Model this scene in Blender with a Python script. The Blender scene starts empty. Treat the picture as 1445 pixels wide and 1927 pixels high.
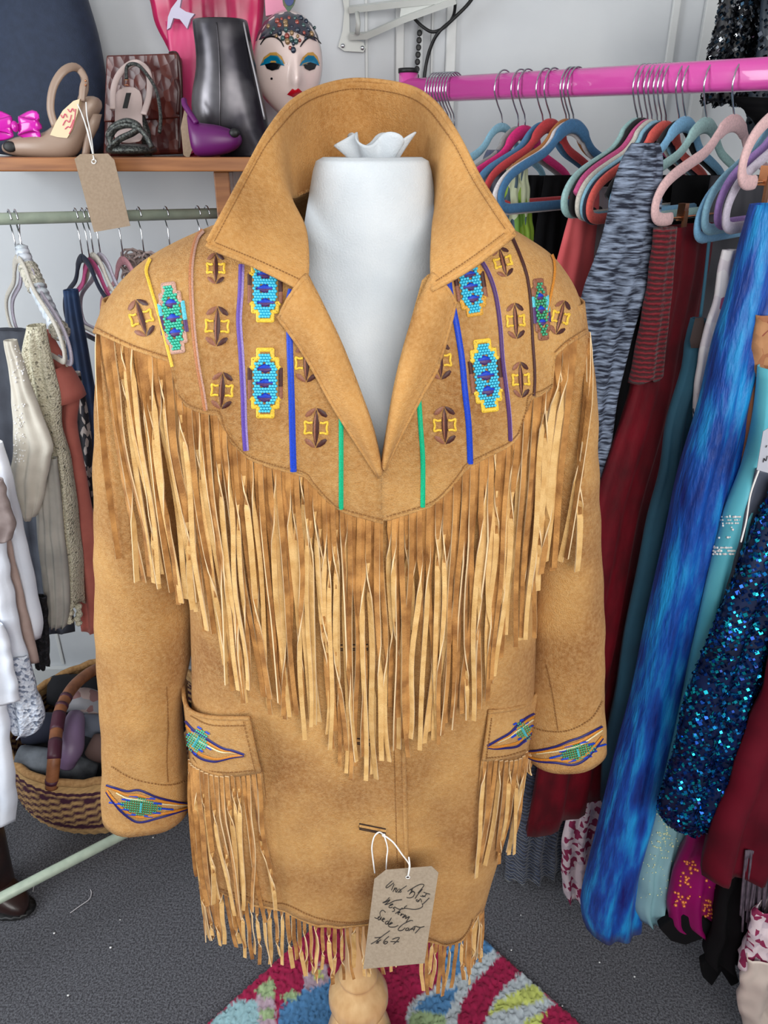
import bpy, bmesh, math, random
import numpy as np
from mathutils import Vector, Matrix, noise
from mathutils.bvhtree import BVHTree
pi = math.pi
# ------------------------------------------------------------------ camera, world, light, exposure
FPX, CX, CY, CAMZ, PITCH = 1400.0, 722.5, 963.5, 1.75, math.radians(26)
CT, ST = math.cos(PITCH), math.sin(PITCH)
scene = bpy.context.scene
COL = scene.collection
cam_data = bpy.data.cameras.new('camera'); cam = bpy.data.objects.new('camera', cam_data); COL.objects.link(cam)
cam.location = (0, 0, CAMZ); cam.rotation_euler = (pi / 2 - PITCH, 0, 0)
cam_data.sensor_fit = 'VERTICAL'; cam_data.sensor_height = 36.0; cam_data.sensor_width = 27.0
cam_data.lens = FPX / 1927 * 36.0; cam_data.clip_start = 0.02
scene.camera = cam
world = bpy.data.worlds.new('world'); scene.world = world; world.use_nodes = True
world.node_tree.nodes['Background'].inputs[0].default_value = (0.80, 0.90, 1.0, 1)
world.node_tree.nodes['Background'].inputs[1].default_value = 0.24
def area_light(name, loc, target, sx, sy, power, color):
    l = bpy.data.lights.new(name, 'AREA'); l.shape = 'RECTANGLE'; l.size = sx; l.size_y = sy; l.energy = power; l.color = color
    o = bpy.data.objects.new(name, l); COL.objects.link(o); o.location = loc
    o.rotation_euler = (Vector(target) - Vector(loc)).to_track_quat('-Z', 'Y').to_euler()
    return o
area_light('shopfront_daylight', (0.5, -1.35, 2.0), (0.0, 1.2, 1.15), 2.0, 1.4, 50, (1.0, 0.985, 0.95))
area_light('side_window_daylight', (-2.0, 0.35, 1.75), (0.0, 1.0, 1.2), 1.0, 1.4, 32, (0.92, 0.97, 1.0))
scene.view_settings.view_transform = 'Standard'; scene.view_settings.look = 'None'
scene.view_settings.gamma = 1.0; scene.view_settings.use_curve_mapping = False
scene.view_settings.exposure = 0.28

# ------------------------------------------------------------------ geometry helpers
def ray(u, v):
    dx, dy = (u - CX) / FPX, (v - CY) / FPX
    return Vector((dx, CT - dy * ST, -ST - dy * CT))
def P(u, v, Y):                                   # the point at distance Y into the room that the photo shows at (u, v)
    r = ray(u, v); return Vector((0, 0, CAMZ)) + r * (Y / r.y)
def PZ(u, v, z):
    r = ray(u, v); return Vector((0, 0, CAMZ)) + r * ((z - CAMZ) / r.z)
def PP(u, v, H, m):                               # on the vertical plane through H with slope dY/dX = m
    r = ray(u, v); return Vector((0, 0, CAMZ)) + r * ((H[1] - m * H[0]) / (r.y - m * r.x))
def proj(p):
    q = Vector(p) - Vector((0, 0, CAMZ)); d = q.y * CT - q.z * ST
    return CX + FPX * q.x / d, CY + FPX * (-q.z * CT - q.y * ST) / d
def lerp(a, b, t): return a + (b - a) * t
def poly_interp(pts, x):                          # piecewise-linear y(x), pts sorted in x
    if x <= pts[0][0]: return pts[0][1]
    for (x0, y0), (x1, y1) in zip(pts, pts[1:]):
        if x <= x1: return y0 + (y1 - y0) * (x - x0) / max(1e-9, x1 - x0)
    return pts[-1][1]
def smooth_rows(rows, n):                         # rows of number tuples, smooth in the first number
    k = [r[0] for r in rows]; out = []
    for i in range(n):
        x = lerp(k[0], k[-1], i / (n - 1)); j = 0
        while j < len(k) - 2 and (x - k[j + 1]) * (k[-1] - k[0]) > 0: j += 1
        t = (x - k[j]) / (k[j + 1] - k[j])
        p0, p1, p2, p3 = rows[max(j - 1, 0)], rows[j], rows[j + 1], rows[min(j + 2, len(rows) - 1)]
        o = [x]
        for c in range(1, len(rows[0])):
            h = k[j + 1] - k[j]
            m1 = (p2[c] - p0[c]) / max(1e-9, abs(p2[0] - p0[0])) * abs(h); m2 = (p3[c] - p1[c]) / max(1e-9, abs(p3[0] - p1[0])) * abs(h)
            t2, t3 = t * t, t * t * t
            o.append((2*t3-3*t2+1)*p1[c] + (t3-2*t2+t)*m1 + (-2*t3+3*t2)*p2[c] + (t3-t2)*m2)
        out.append(o)
    return out
def catmull(pts, n, closed=False):
    pts = [Vector(p) for p in pts]; m = len(pts); out = []
    segs = m if closed else m - 1
    for i in range(n if closed else n):
        x = i / (n if closed else n - 1) * segs; j = min(int(x), segs - 1); t = x - j
        g = (lambda q: pts[q % m]) if closed else (lambda q: pts[min(max(q, 0), m - 1)])
        p0, p1, p2, p3 = g(j - 1), g(j), g(j + 1), g(j + 2)
        out.append(0.5 * ((2 * p1) + (p2 - p0) * t + (2*p0 - 5*p1 + 4*p2 - p3) * t*t + (3*p1 - p0 - 3*p2 + p3) * t*t*t))
    return out
def mesh(verts, faces, mats, fm=None, smooth=True):
    me = bpy.data.meshes.new('m'); me.from_pydata([tuple(v) for v in verts], [], faces)
    for m in (mats if isinstance(mats, (list, tuple)) else [mats]): me.materials.append(m)
    if fm: me.polygons.foreach_set('material_index', fm)
    me.polygons.foreach_set('use_smooth', [smooth] * len(me.polygons)); me.update()
    return me
def link(name, me, parent=None):
    o = bpy.data.objects.new(name, me); me.name = name; COL.objects.link(o)
    if parent is not None:
        o.parent = parent; o.matrix_parent_inverse = Matrix.Translation(-WLOC.get(parent, Vector((0, 0, 0))))
    return o
WLOC = {}
def mk(name, verts, faces, mats, parent=None, fm=None, smooth=True):
    return link(name, mesh(verts, faces, mats, fm, smooth), parent)
def empty(name, loc):
    o = bpy.data.objects.new(name, None); COL.objects.link(o); o.location = loc; o.empty_display_size = .03; WLOC[o] = Vector(loc); return o
def tag(o, label, cat, group=None, kind=None):
    o['label'] = label; o['category'] = cat
    if group: o['group'] = group
    if kind: o['kind'] = kind
    return o
def struct(o, label=None): o['kind'] = 'structure'; return o
class MB:                                         # collects shapes into one mesh
    def __init__(s): s.v = []; s.f = []; s.m = []
    def add(s, vs, fs, mi=0):
        b = len(s.v); s.v += [Vector(v) for v in vs]; s.f += [tuple(i + b for i in f) for f in fs]; s.m += [mi] * len(fs); return s
    def box(s, lo, hi, mi=0):
        (a, b, c), (d, e, f) = lo, hi
        return s.add([(a,b,c),(d,b,c),(d,e,c),(a,e,c),(a,b,f),(d,b,f),(d,e,f),(a,e,f)], [(0,3,2,1),(4,5,6,7),(0,1,5,4),(1,2,6,5),(2,3,7,6),(3,0,4,7)], mi)
    def obox(s, o, ax, ay, az, mi=0):             # box from corner o with edge vectors
        o, ax, ay, az = map(Vector, (o, ax, ay, az))
        return s.add([o, o+ax, o+ax+ay, o+ay, o+az, o+ax+az, o+ax+ay+az, o+ay+az], [(0,3,2,1),(4,5,6,7),(0,1,5,4),(1,2,6,5),(2,3,7,6),(3,0,4,7)], mi)
    def tube(s, pts, r, n=8, mi=0, closed=False, rb=None, up=None, caps=True):
        pts = [Vector(p) for p in pts]; m = len(pts); rows = []; ref = Vector(up) if up else Vector((0.31, 0.2, 0.93))
        for i, p in enumerate(pts):
            a, b = pts[(i - 1) % m if closed else max(i - 1, 0)], pts[(i + 1) % m if closed else min(i + 1, m - 1)]
            t = (b - a).normalized(); x = ref.cross(t)
            if x.length < 1e-4: x = Vector((1, 0, 0)).cross(t)
            x.normalize(); y = t.cross(x)
            rr = r[i] if isinstance(r, (list, tuple)) else r; r2 = rr if rb is None else rb
            rows.append([p + x * (rr * math.cos(2*pi*k/n)) + y * (r2 * math.sin(2*pi*k/n)) for k in range(n)])
        return s.loft(rows, mi, closed, caps)
    def loft(s, rows, mi=0, closed=False, caps=True, ring=True):
        n = len(rows[0]); m = len(rows); vs = [p for r in rows for p in r]; fs = []
        for i in range(m if closed else m - 1):
            for k in range(n if ring else n - 1):
                a, b = i * n, ((i + 1) % m) * n; k2 = (k + 1) % n
                fs.append((a + k, a + k2, b + k2, b + k))
        if caps and not closed and ring: fs += [tuple(range(n - 1, -1, -1)), tuple(range((m - 1) * n, m * n))]
        return s.add(vs, fs, mi)
    def sphere(s, c, r, nu=10, nv=7, sc=(1, 1, 1), mi=0):
        c = Vector(c); rows = [[c + Vector((r*sc[0]*math.sin(pi*(j+.02)/(nv+.04))*math.cos(2*pi*i/nu), r*sc[1]*math.sin(pi*(j+.02)/(nv+.04))*math.sin(2*pi*i/nu), r*sc[2]*math.cos(pi*(j+.02)/(nv+.04)))) for i in range(nu)] for j in range(nv + 1)]
        return s.loft(rows, mi)
    def slab(s, outline, n, th, mi=0):            # flat polygon given a thickness along n
        vs = [Vector(p) for p in outline]; k = len(vs); n = Vector(n) * th
        return s.add(vs + [p + n for p in vs], [tuple(range(k - 1, -1, -1)), tuple(range(k, 2 * k))] + [(i, (i+1) % k, (i+1) % k + k, i + k) for i in range(k)], mi)
    def obj(s, name, mats, parent=None, smooth=True): return mk(name, s.v, s.f, mats, parent, s.m, smooth)
def shade_auto(o, ang=35):
    me = o.data; bm = bmesh.new(); bm.from_mesh(me)
    for e in bm.edges:
        if len(e.link_faces) == 2 and e.calc_face_angle(0) > math.radians(ang): e.smooth = False
    bm.to_mesh(me); bm.free(); return o
def solidify(o, th, off=-1):
    m = o.modifiers.new('thickness', 'SOLIDIFY'); m.thickness = th; m.offset = off; return o
def bevel(o, w, seg=2):
    m = o.modifiers.new('bevel', 'BEVEL'); m.width = w; m.segments = seg; m.limit_method = 'ANGLE'; return o
def nz(p, s=1.0, seed=0): return noise.noise(Vector(p) * s + Vector((seed * 7.31, seed * 3.7, seed * 1.9)))

# ------------------------------------------------------------------ materials
def lin(c):
    return tuple(((x / 255) / 12.92 if x <= 10 else (((x / 255) + .055) / 1.055) ** 2.4) for x in c) + (1,)
MATS = {}
def mat(name, c1, c2=None, rough=.7, metal=0, scale=30, stretch=(1, 1, 1), bump=0, bscale=None, sheen=0, fac=(.35, .65), spec=.5, trans=0, coat=0, c3=None, scale3=150, f3=.35, alpha=1, detail=4, sss=0):
    if name in MATS: return MATS[name]
    m = bpy.data.materials.new(name); m.use_nodes = True; nt = m.node_tree; N = nt.nodes; L = nt.links; b = N['Principled BSDF']
    b.inputs['Roughness'].default_value = rough; b.inputs['Metallic'].default_value = metal; b.inputs['Specular IOR Level'].default_value = spec
    b.inputs['Sheen Weight'].default_value = sheen; b.inputs['Sheen Roughness'].default_value = .4
    b.inputs['Transmission Weight'].default_value = trans; b.inputs['Coat Weight'].default_value = coat; b.inputs['Alpha'].default_value = alpha
    b.inputs['Base Color'].default_value = lin(c1)
    if sheen: b.inputs['Sheen Tint'].default_value = tuple(min(1, x * 1.0 + .25) for x in lin(c1)[:3]) + (1,)
    if c2 or bump:
        tc = N.new('ShaderNodeTexCoord'); mp = N.new('ShaderNodeMapping'); mp.inputs['Scale'].default_value = stretch; L.new(tc.outputs['Object'], mp.inputs[0])
    if c2:
        t = N.new('ShaderNodeTexNoise'); t.inputs['Scale'].default_value = scale; t.inputs['Detail'].default_value = detail; L.new(mp.outputs[0], t.inputs[0])
        r = N.new('ShaderNodeValToRGB'); r.color_ramp.elements[0].position, r.color_ramp.elements[1].position = fac
        r.color_ramp.elements[0].color = lin(c1); r.color_ramp.elements[1].color = lin(c2); L.new(t.outputs[0], r.inputs[0]); out = r.outputs[0]
        if c3:
            t3 = N.new('ShaderNodeTexNoise'); t3.inputs['Scale'].default_value = scale3; t3.inputs['Detail'].default_value = 8; t3.inputs['Roughness'].default_value = .7; L.new(mp.outputs[0], t3.inputs[0])
            r3 = N.new('ShaderNodeValToRGB'); r3.color_ramp.elements[0].position, r3.color_ramp.elements[1].position = .40, .70
            r3.color_ramp.elements[0].color = (0, 0, 0, 1); r3.color_ramp.elements[1].color = (f3, f3, f3, 1); L.new(t3.outputs[0], r3.inputs[0])
            mx = N.new('ShaderNodeMix'); mx.data_type = 'RGBA'; L.new(r3.outputs[0], mx.inputs[0]); L.new(out, mx.inputs[6]); mx.inputs[7].default_value = lin(c3); out = mx.outputs[2]
        L.new(out, b.inputs['Base Color'])
    if bump:
        t2 = N.new('ShaderNodeTexNoise'); t2.inputs['Scale'].default_value = bscale or scale * 4; t2.inputs['Detail'].default_value = 5; L.new(mp.outputs[0], t2.inputs[0])
        bp = N.new('ShaderNodeBump'); bp.inputs['Strength'].default_value = min(1, bump); bp.inputs['Distance'].default_value = .004 * max(1, bump); L.new(t2.outputs[0], bp.inputs['Height']); L.new(bp.outputs[0], b.inputs['Normal'])
    MATS[name] = m; return m
def vor_mat(name, stops, scale=60, rough=.6, metal=0, bump=.4, stretch=(1, 1, 1), feature='F1', rand=True):    # spotted print: one random colour per cell
    m = bpy.data.materials.new(name); m.use_nodes = True; nt = m.node_tree; N = nt.nodes; L = nt.links; b = N['Principled BSDF']
    b.inputs['Roughness'].default_value = rough; b.inputs['Metallic'].default_value = metal
    tc = N.new('ShaderNodeTexCoord'); mp = N.new('ShaderNodeMapping'); mp.inputs['Scale'].default_value = stretch; L.new(tc.outputs['Object'], mp.inputs[0])
    v = N.new('ShaderNodeTexVoronoi'); v.inputs['Scale'].default_value = scale; L.new(mp.outputs[0], v.inputs[0])
    r = N.new('ShaderNodeValToRGB'); r.color_ramp.interpolation = 'CONSTANT'
    while len(r.color_ramp.elements) < len(stops): r.color_ramp.elements.new(.5)
    for e, (p, c) in zip(r.color_ramp.elements, stops): e.position = p; e.color = lin(c)
    if rand:
        sp = N.new('ShaderNodeSeparateColor'); L.new(v.outputs['Color'], sp.inputs[0]); L.new(sp.outputs[0], r.inputs[0])
    else: L.new(v.outputs['Distance'], r.inputs[0])
    L.new(r.outputs[0], b.inputs['Base Color'])
    if bump:
        bp = N.new('ShaderNodeBump'); bp.inputs['Strength'].default_value = bump; bp.inputs['Distance'].default_value = .003; L.new(v.outputs['Distance'], bp.inputs['Height']); L.new(bp.outputs[0], b.inputs['Normal'])
    return m
def wave_mat(name, c1, c2, scale=60, direction='Z', dist=3, rough=.8, bump=.5, sheen=.3, c3=None):
    m = bpy.data.materials.new(name); m.use_nodes = True; nt = m.node_tree; N = nt.nodes; L = nt.links; b = N['Principled BSDF']
    b.inputs['Roughness'].default_value = rough; b.inputs['Sheen Weight'].default_value = sheen
    tc = N.new('ShaderNodeTexCoord'); w = N.new('ShaderNodeTexWave'); w.bands_direction = direction; w.inputs['Scale'].default_value = scale; w.inputs['Distortion'].default_value = dist
    w.inputs['Detail'].default_value = 4; w.inputs['Detail Scale'].default_value = 3; L.new(tc.outputs['Object'], w.inputs[0])
    r = N.new('ShaderNodeValToRGB'); r.color_ramp.elements[0].position = .25; r.color_ramp.elements[1].position = .75
    r.color_ramp.elements[0].color = lin(c1); r.color_ramp.elements[1].color = lin(c2); L.new(w.outputs[0], r.inputs[0]); out = r.outputs[0]
    L.new(out, b.inputs['Base Color'])
    bp = N.new('ShaderNodeBump'); bp.inputs['Strength'].default_value = bump; bp.inputs['Distance'].default_value = .003; L.new(w.outputs[0], bp.inputs['Height']); L.new(bp.outputs[0], b.inputs['Normal'])
    return m
# ------------------------------------------------------------------ the room
M_wall = mat('white_wall_paint', (204, 207, 210), (192, 196, 201), rough=.45, scale=3, bump=.12, bscale=25)
M_trim = mat('white_trim_paint', (206, 208, 208), rough=.4)
M_carpet = mat('grey_speckled_carpet', (62, 61, 66), (118, 119, 126), rough=.95, scale=220, fac=(.38, .62), c3=(44, 44, 52), scale3=420, f3=.7, bump=.9, bscale=420, detail=6)
M_ceil = mat('ceiling_paint', (225, 225, 222), rough=.8)
struct(MB().box((-2.3, -1.5, -.06), (2.0, 2.2, 0)).obj('floor', M_carpet, smooth=False))
struct(MB().box((-2.3, 2.15, 0), (2.0, 2.25, 2.65)).obj('wall_back', M_wall, smooth=False))
struct(MB().box((-2.4, -1.5, 0), (-2.3, 2.25, 2.65)).obj('wall_left', M_wall, smooth=False))
struct(MB().box((2.0, -1.5, 0), (2.1, 2.25, 2.65)).obj('wall_right', M_wall, smooth=False))
struct(MB().box((-2.4, -1.5, 2.65), (2.1, 2.25, 2.75)).obj('ceiling', M_ceil, smooth=False))
def strip_v(name, u, v, w, d, z0=0.1, z1=2.64):
    x = P(u, v, 2.15).x
    o = MB().box((x - w / 2, 2.15 - d, z0), (x + w / 2, 2.149, z1)).obj(name, M_trim, smooth=False); bevel(o, .003); return struct(o)
strip_v('trim_1', 690, 120, .008, .006); strip_v('trim_2', 752, 120, .022, .014)
strip_v('trim_3', 812, 120, .007, .006); strip_v('trim_4', 847, 120, .026, .012); strip_v('trim_5', 1264, 60, .02, .012); strip_v('trim_6', 1330, 60, .035, .016)
strip_v('trim_7', 112, 1215, .012, .006)
struct(MB().box((-2.29, 2.13, 0), (1.99, 2.149, .09)).obj('baseboard_back', M_trim, smooth=False))

# rug: a square lying cornerwise under the stand, patches of colour in deep pile
RC = Vector((.017, 1.422)); n_r = 250; side = 1.15
e1 = Vector((.6943, -.7197)); e2 = Vector((-.685, -.7285))
ii, jj = np.meshgrid(np.arange(n_r + 1), np.arange(n_r + 1), indexing='ij')
rng = np.random.default_rng(4)
gx = RC.x + e1.x * ii * side / n_r + e2.x * jj * side / n_r; gy = RC.y + e1.y * ii * side / n_r + e2.y * jj * side / n_r
gx = gx + rng.normal(0, .0012, gx.shape); gy = gy + rng.normal(0, .0012, gy.shape)
edge = np.minimum.reduce([ii, jj, n_r - ii, n_r - jj])
gz = np.where(edge == 0, .001, .016 + rng.uniform(-.0045, .0045, gx.shape)) - np.where(edge == 1, .005, 0)
qd = gy * CT - (gz - CAMZ) * ST; pu = CX + FPX * gx / qd; pv = CY + FPX * (-(gz - CAMZ) * CT - gy * ST) / qd
pu = pu + rng.normal(0, 1.6, pu.shape); pv = pv + rng.normal(0, 1.6, pv.shape)
RUGC = {'m': (150, 18, 66), 'b': (74, 124, 170), 'g': (176, 186, 192), 'y': (186, 196, 104), 'p': (172, 150, 164), 'a': (142, 178, 186), 'l': (150, 172, 128)}
rug_patches = [
 ('m', [(0, 1600), (1500, 1600), (1500, 2700), (0, 2700)]),
 ('b', [(520, 1960), (528, 1895), (570, 1862), (600, 1848), (640, 1840), (650, 1960)]),
 ('a', [(380, 1940), (440, 1884), (487, 1882), (497, 1940)]), ('p', [(483, 1868), (515, 1862), (522, 1940), (488, 1940)]),
 ('l', [(480, 1862), (505, 1842), (517, 1850), (519, 1882), (485, 1872)]), ('p', [(568, 1835), (612, 1812), (622, 1846), (576, 1866)]),
 ('l', [(524, 1878), (552, 1862), (568, 1868), (548, 1886)]), ('y', [(588, 1826), (606, 1822), (606, 1840), (590, 1842)]), ('l', [(488, 1902), (515, 1895), (516, 1915), (488, 1918)]),
 ('g', [(762, 1940), (768, 1886), (810, 1862), (880, 1812), (930, 1785), (942, 1798), (890, 1850), (868, 1890), (858, 1940)]),
 ('b', [(776, 1900), (800, 1876), (862, 1858), (846, 1900), (838, 1914)]), ('l', [(770, 1912), (790, 1902), (842, 1910), (836, 1940), (768, 1940)]),
 ('b', [(860, 1740), (895, 1745), (932, 1784), (905, 1802), (870, 1832), (830, 1850), (840, 1780)]),
 ('y', [(880, 1782), (892, 1774), (900, 1782), (897, 1800), (886, 1806), (880, 1800)]),
 ('g', [(974, 1834), (990, 1830), (1044, 1890), (1020, 1905), (1000, 1940), (905, 1940), (925, 1890), (950, 1856)]),
 ('y', [(1003, 1850), (1030, 1876), (990, 1890), (960, 1898), (920, 1908), (935, 1884), (968, 1868)]),
 ('y', [(1034, 1902), (1024, 1914), (1010, 1940), (980, 1940), (988, 1920)]),
 ('b', [(300, 2050), (500, 1960), (620, 2010), (520, 2200)]), ('g', [(700, 1980), (860, 1960), (900, 2080), (760, 2150)]), ('y', [(560, 2060), (680, 2040), (700, 2130)])]
rcol = np.zeros(gx.shape + (4,), np.float32); rcol[..., 3] = 1
def inside(px, py, poly):
    r = np.zeros(px.shape, bool); k = len(poly)
    for i in range(k):
        (x0, y0), (x1, y1) = poly[i], poly[(i + 1) % k]
        c = ((y0 > py) != (y1 > py)) & (px < (x1 - x0) * (py - y0) / (y1 - y0 + 1e-9) + x0); r ^= c
    return r
for key, poly in rug_patches:
    k = inside(pu, pv, poly); rcol[k] = lin(RUGC[key])
rcol[..., :3] *= rng.uniform(.86, 1.1, gx.shape)[..., None]
rv = np.stack([gx, gy, gz], -1).reshape(-1, 3)
idx = np.arange((n_r + 1) ** 2).reshape(n_r + 1, n_r + 1)
rf = np.stack([idx[:-1, :-1], idx[:-1, 1:], idx[1:, 1:], idx[1:, :-1]], -1).reshape(-1, 4)
M_rug = mat('wool_rug_pile', (128, 128, 128), rough=.95, sheen=.25)
at_ = M_rug.node_tree.nodes.new('ShaderNodeAttribute'); at_.attribute_name = 'pile'; M_rug.node_tree.links.new(at_.outputs['Color'], M_rug.node_tree.nodes['Principled BSDF'].inputs['Base Color'])
rug = mk('rug', rv.tolist(), rf.tolist(), M_rug)
ca = rug.data.color_attributes.new('pile', 'FLOAT_COLOR', 'POINT'); ca.data.foreach_set('color', rcol.reshape(-1))
tag(rug, 'deep pile rug patched in magenta, blue, grey and lime under the dress stand', 'rug')
# crumbs of bead and lint fallen on the carpet
M_crumb = mat('white_bead', (235, 235, 235), rough=.4)
crumbs = [(102, 1756, 2.2), (208, 1783, 2.4), (128, 1873, 2.2), (226, 1731, 1.4), (288, 1576, 1.8), (962, 1788, 1.6), (1128, 1811, 1.7), (1194, 1838, 1.8), (1058, 1893, 1.5), (980, 1722, 1.2)]
crumb_at = ['between the brown boot and the coat hem', 'below the left coat pocket fringe', 'lowest of those on the bare carpet', 'long thin one nearest the coat hem fringe', 'just under the left cuff', 'nearest the rug corner on the right', 'below the blue velvet dress', 'farthest right on the carpet', 'lying on the right rug edge', 'in front of the navy ruffled skirt']
for (u, v, r), w in zip(crumbs, crumb_at):
    o = MB().sphere(PZ(u, v, .004), .0011 * r, 8, 5, (1.2, 1, .7)).obj('fallen_bead', M_crumb)
    tag(o, 'tiny white bead on the grey carpet, ' + w, 'bead', 'beads fallen on the carpet')

M_lint = mat('pale_lint', (190, 186, 190), rough=.9)
for pts, w in (([(132, 1718), (150, 1705), (168, 1692), (172, 1680), (170, 1674)], 'longer one below the green base bar'), ([(62, 1678), (64, 1668), (70, 1662)], 'short one beside the brown boot')):
    tag(MB().tube(catmull([PZ(u, v, .003) for u, v in pts], 16), .0012, 5).obj('lint_thread', M_lint), 'pale lint thread on the carpet, ' + w, 'thread', 'lint on the carpet')
# ------------------------------------------------------------------ dress form and suede coat
rnd = random.Random(11)
M_calico = mat('white_calico', (208, 213, 218), (194, 201, 208), rough=.85, scale=14, bump=.25, bscale=500, c3=(200, 208, 216), scale3=40, f3=.3)
M_beech = mat('pale_turned_beech', (216, 178, 128), (200, 158, 108), rough=.35, scale=10, stretch=(6, 6, 1), coat=.3)
SU1, SU2, SU3 = (206, 154, 88), (150, 98, 46), (226, 188, 132)
M_suede = mat('tan_suede', SU2, SU1, rough=.95, scale=9, fac=(.3, .7), c3=SU3, scale3=190, f3=.42, bump=.8, bscale=620, sheen=.12, detail=9)
M_suede_in = mat('suede_collar_face', (162, 112, 56), (206, 152, 86), rough=.95, scale=10, fac=(.3, .7), c3=(222, 180, 122), scale3=210, f3=.40, bump=.55, bscale=620, sheen=.10, detail=9)
M_fr_a = mat('fringe_suede_face', (140, 92, 44), (192, 138, 76), rough=.92, scale=40, bump=.4, bscale=500, sheen=.2)
M_fr_b = mat('fringe_grain_side', (204, 158, 94), (224, 184, 122), rough=.75, scale=60, bump=.35, bscale=600)
M_fr_e = mat('fringe_cut_edge', (226, 198, 156), rough=.9)
def thread(name, c, c2=None): return mat('thread_' + name, c, c2 or tuple(int(x * .78) for x in c), rough=.5, scale=900, spec=.35)
T = {k: thread(k, c) for k, c in dict(yellow=(250, 205, 66), gold=(226, 166, 60), copper=(190, 120, 74), pink=(206, 160, 142), purple=(98, 70, 168), lilac=(168, 148, 216), blue=(16, 66, 200), green=(0, 186, 134), brown=(72, 34, 30), tan=(150, 96, 72), orange=(216, 138, 46), navy=(34, 30, 110), plum=(84, 50, 110), aqua=(90, 200, 220), cream=(240, 226, 180)).items()}
M_bead = {k: mat('glass_bead_' + k, c, rough=.22, spec=.7, coat=.4) for k, c in dict(turq=(62, 190, 222), teal=(50, 186, 156), green=(44, 150, 106), blue=(24, 70, 190)).items()}
M_stitch = mat('stitch_thread', (138, 92, 44), rough=.8)
M_slit = mat('dark_slit', (46, 28, 18), rough=.9)

def sg(x, e): return math.copysign(abs(x) ** e, x)
def make_profile(rows):                           # rows: (v, uL, uR, Yc, b) measured on the side silhouette at depth Yc
    out = []
    for v, ul, ur, yc, b in rows:
        l, r = P(ul, v, yc), P(ur, v, yc); out.append((l.z, (l.x + r.x) / 2, (r.x - l.x) / 2, yc, b))
    return out
def prof(pr, z):
    if z >= pr[0][0]: return pr[0]
    for r0, r1 in zip(pr, pr[1:]):
        if z >= r1[0]:
            t = (z - r0[0]) / (r1[0] - r0[0]); return tuple(lerp(a, b, t) for a, b in zip(r0, r1))
    return pr[-1]
def densify(rows, n): return [tuple(r) for r in smooth_rows(rows, n)]
def surf(pr, phi, z, e=2.4, off=0.0):
    _, cx, a, yc, b = prof(pr, z)
    return Vector((cx + (a + off) * sg(math.cos(phi), 2 / e), yc - (b + off) * sg(math.sin(phi), 2 / e), z))
def front_y(pr, x, z, e=2.4):
    if z > pr[0][0] + .02 or z < pr[-1][0] - .03: return 9
    _, cx, a, yc, b = prof(pr, z); q = abs(x - cx) / a
    return yc - b * (1 - q ** e) ** (1 / e) if q < 1 else 9

W = make_profile(densify([(356, 585, 800, .93, .082), (385, 520, 860, .93, .095), (405, 455, 905, .93, .103), (430, 392, 958, .93, .112), (452, 342, 995, .93, .118), (476, 297, 1030, .93, .124),
     (505, 258, 1055, .93, .130), (540, 226, 1076, .93, .136), (590, 198, 1092, .93, .142), (640, 184, 1101, .93, .147), (700, 178, 1106, .93, .150), (800, 176, 1112, .93, .150), (960, 178, 1116, .925, .148)], 60))
B = make_profile(densify([(560, 330, 1040, .925, .118), (700, 335, 1035, .92, .124), (900, 350, 1018, .915, .126), (1100, 364, 1005, .905, .124), (1300, 366, 1000, .90, .122), (1400, 362, 985, .895, .120), (1500, 366, 962, .89, .116),
     (1600, 374, 934, .885, .112), (1700, 390, 905, .88, .108), (1800, 402, 884, .875, .104), (1900, 410, 870, .875, .104)], 60))
SL = make_profile(densify([(560, 205, 345, .93, .060), (700, 186, 345, .93, .064), (900, 184, 352, .925, .066), (1060, 187, 362, .925, .064), (1170, 190, 366, .925, .062), (1250, 193, 356, .92, .061), (1310, 195, 341, .91, .060), (1400, 198, 346, .905, .060), (1480, 200, 357, .905, .062), (1512, 203, 362, .905, .064)], 30))
SR = make_profile(densify([(560, 1000, 1092, .93, .058), (700, 1002, 1108, .93, .060), (900, 1000, 1124, .925, .060), (1100, 1002, 1127, .92, .060), (1300, 997, 1131, .91, .058), (1370, 986, 1135, .905, .058), (1403, 984, 1136, .905, .058)], 30))
LV = [(380, 372), (450, 392), (540, 460), (580, 515), (600, 556), (640, 640), (672, 720), (700, 800), (716, 872)]           # the V of the opening, left then right
RV = [(716, 872), (724, 820), (738, 742), (757, 660), (778, 585), (796, 520), (812, 515), (850, 460), (930, 392), (990, 372)]
YOKE_L = [(150, 622), (185, 625), (250, 655), (318, 678), (324, 690), (337, 747), (356, 766), (383, 776), (414, 780), (421, 804), (436, 831), (467, 862), (512, 879), (573, 894), (592, 915), (627, 953), (650, 964), (720, 983), (735, 988)]
YOKE_R = [(700, 975), (728, 977), (807, 952), (839, 926), (865, 894), (877, 878), (919, 856), (957, 837), (973, 821), (987, 780), (993, 751), (1017, 741), (1036, 729), (1040, 670), (1062, 649), (1097, 627), (1140, 615)]

form = empty('dress_form', (-.02, .93, 0)); tag(form, 'white calico dress form on a turned beech pole inside the suede coat', 'dress form')
coat = empty('suede_coat', (-.02, .90, .62)); tag(coat, 'tan suede western coat with long fringe and beaded yoke on the dress form', 'coat')

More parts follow.
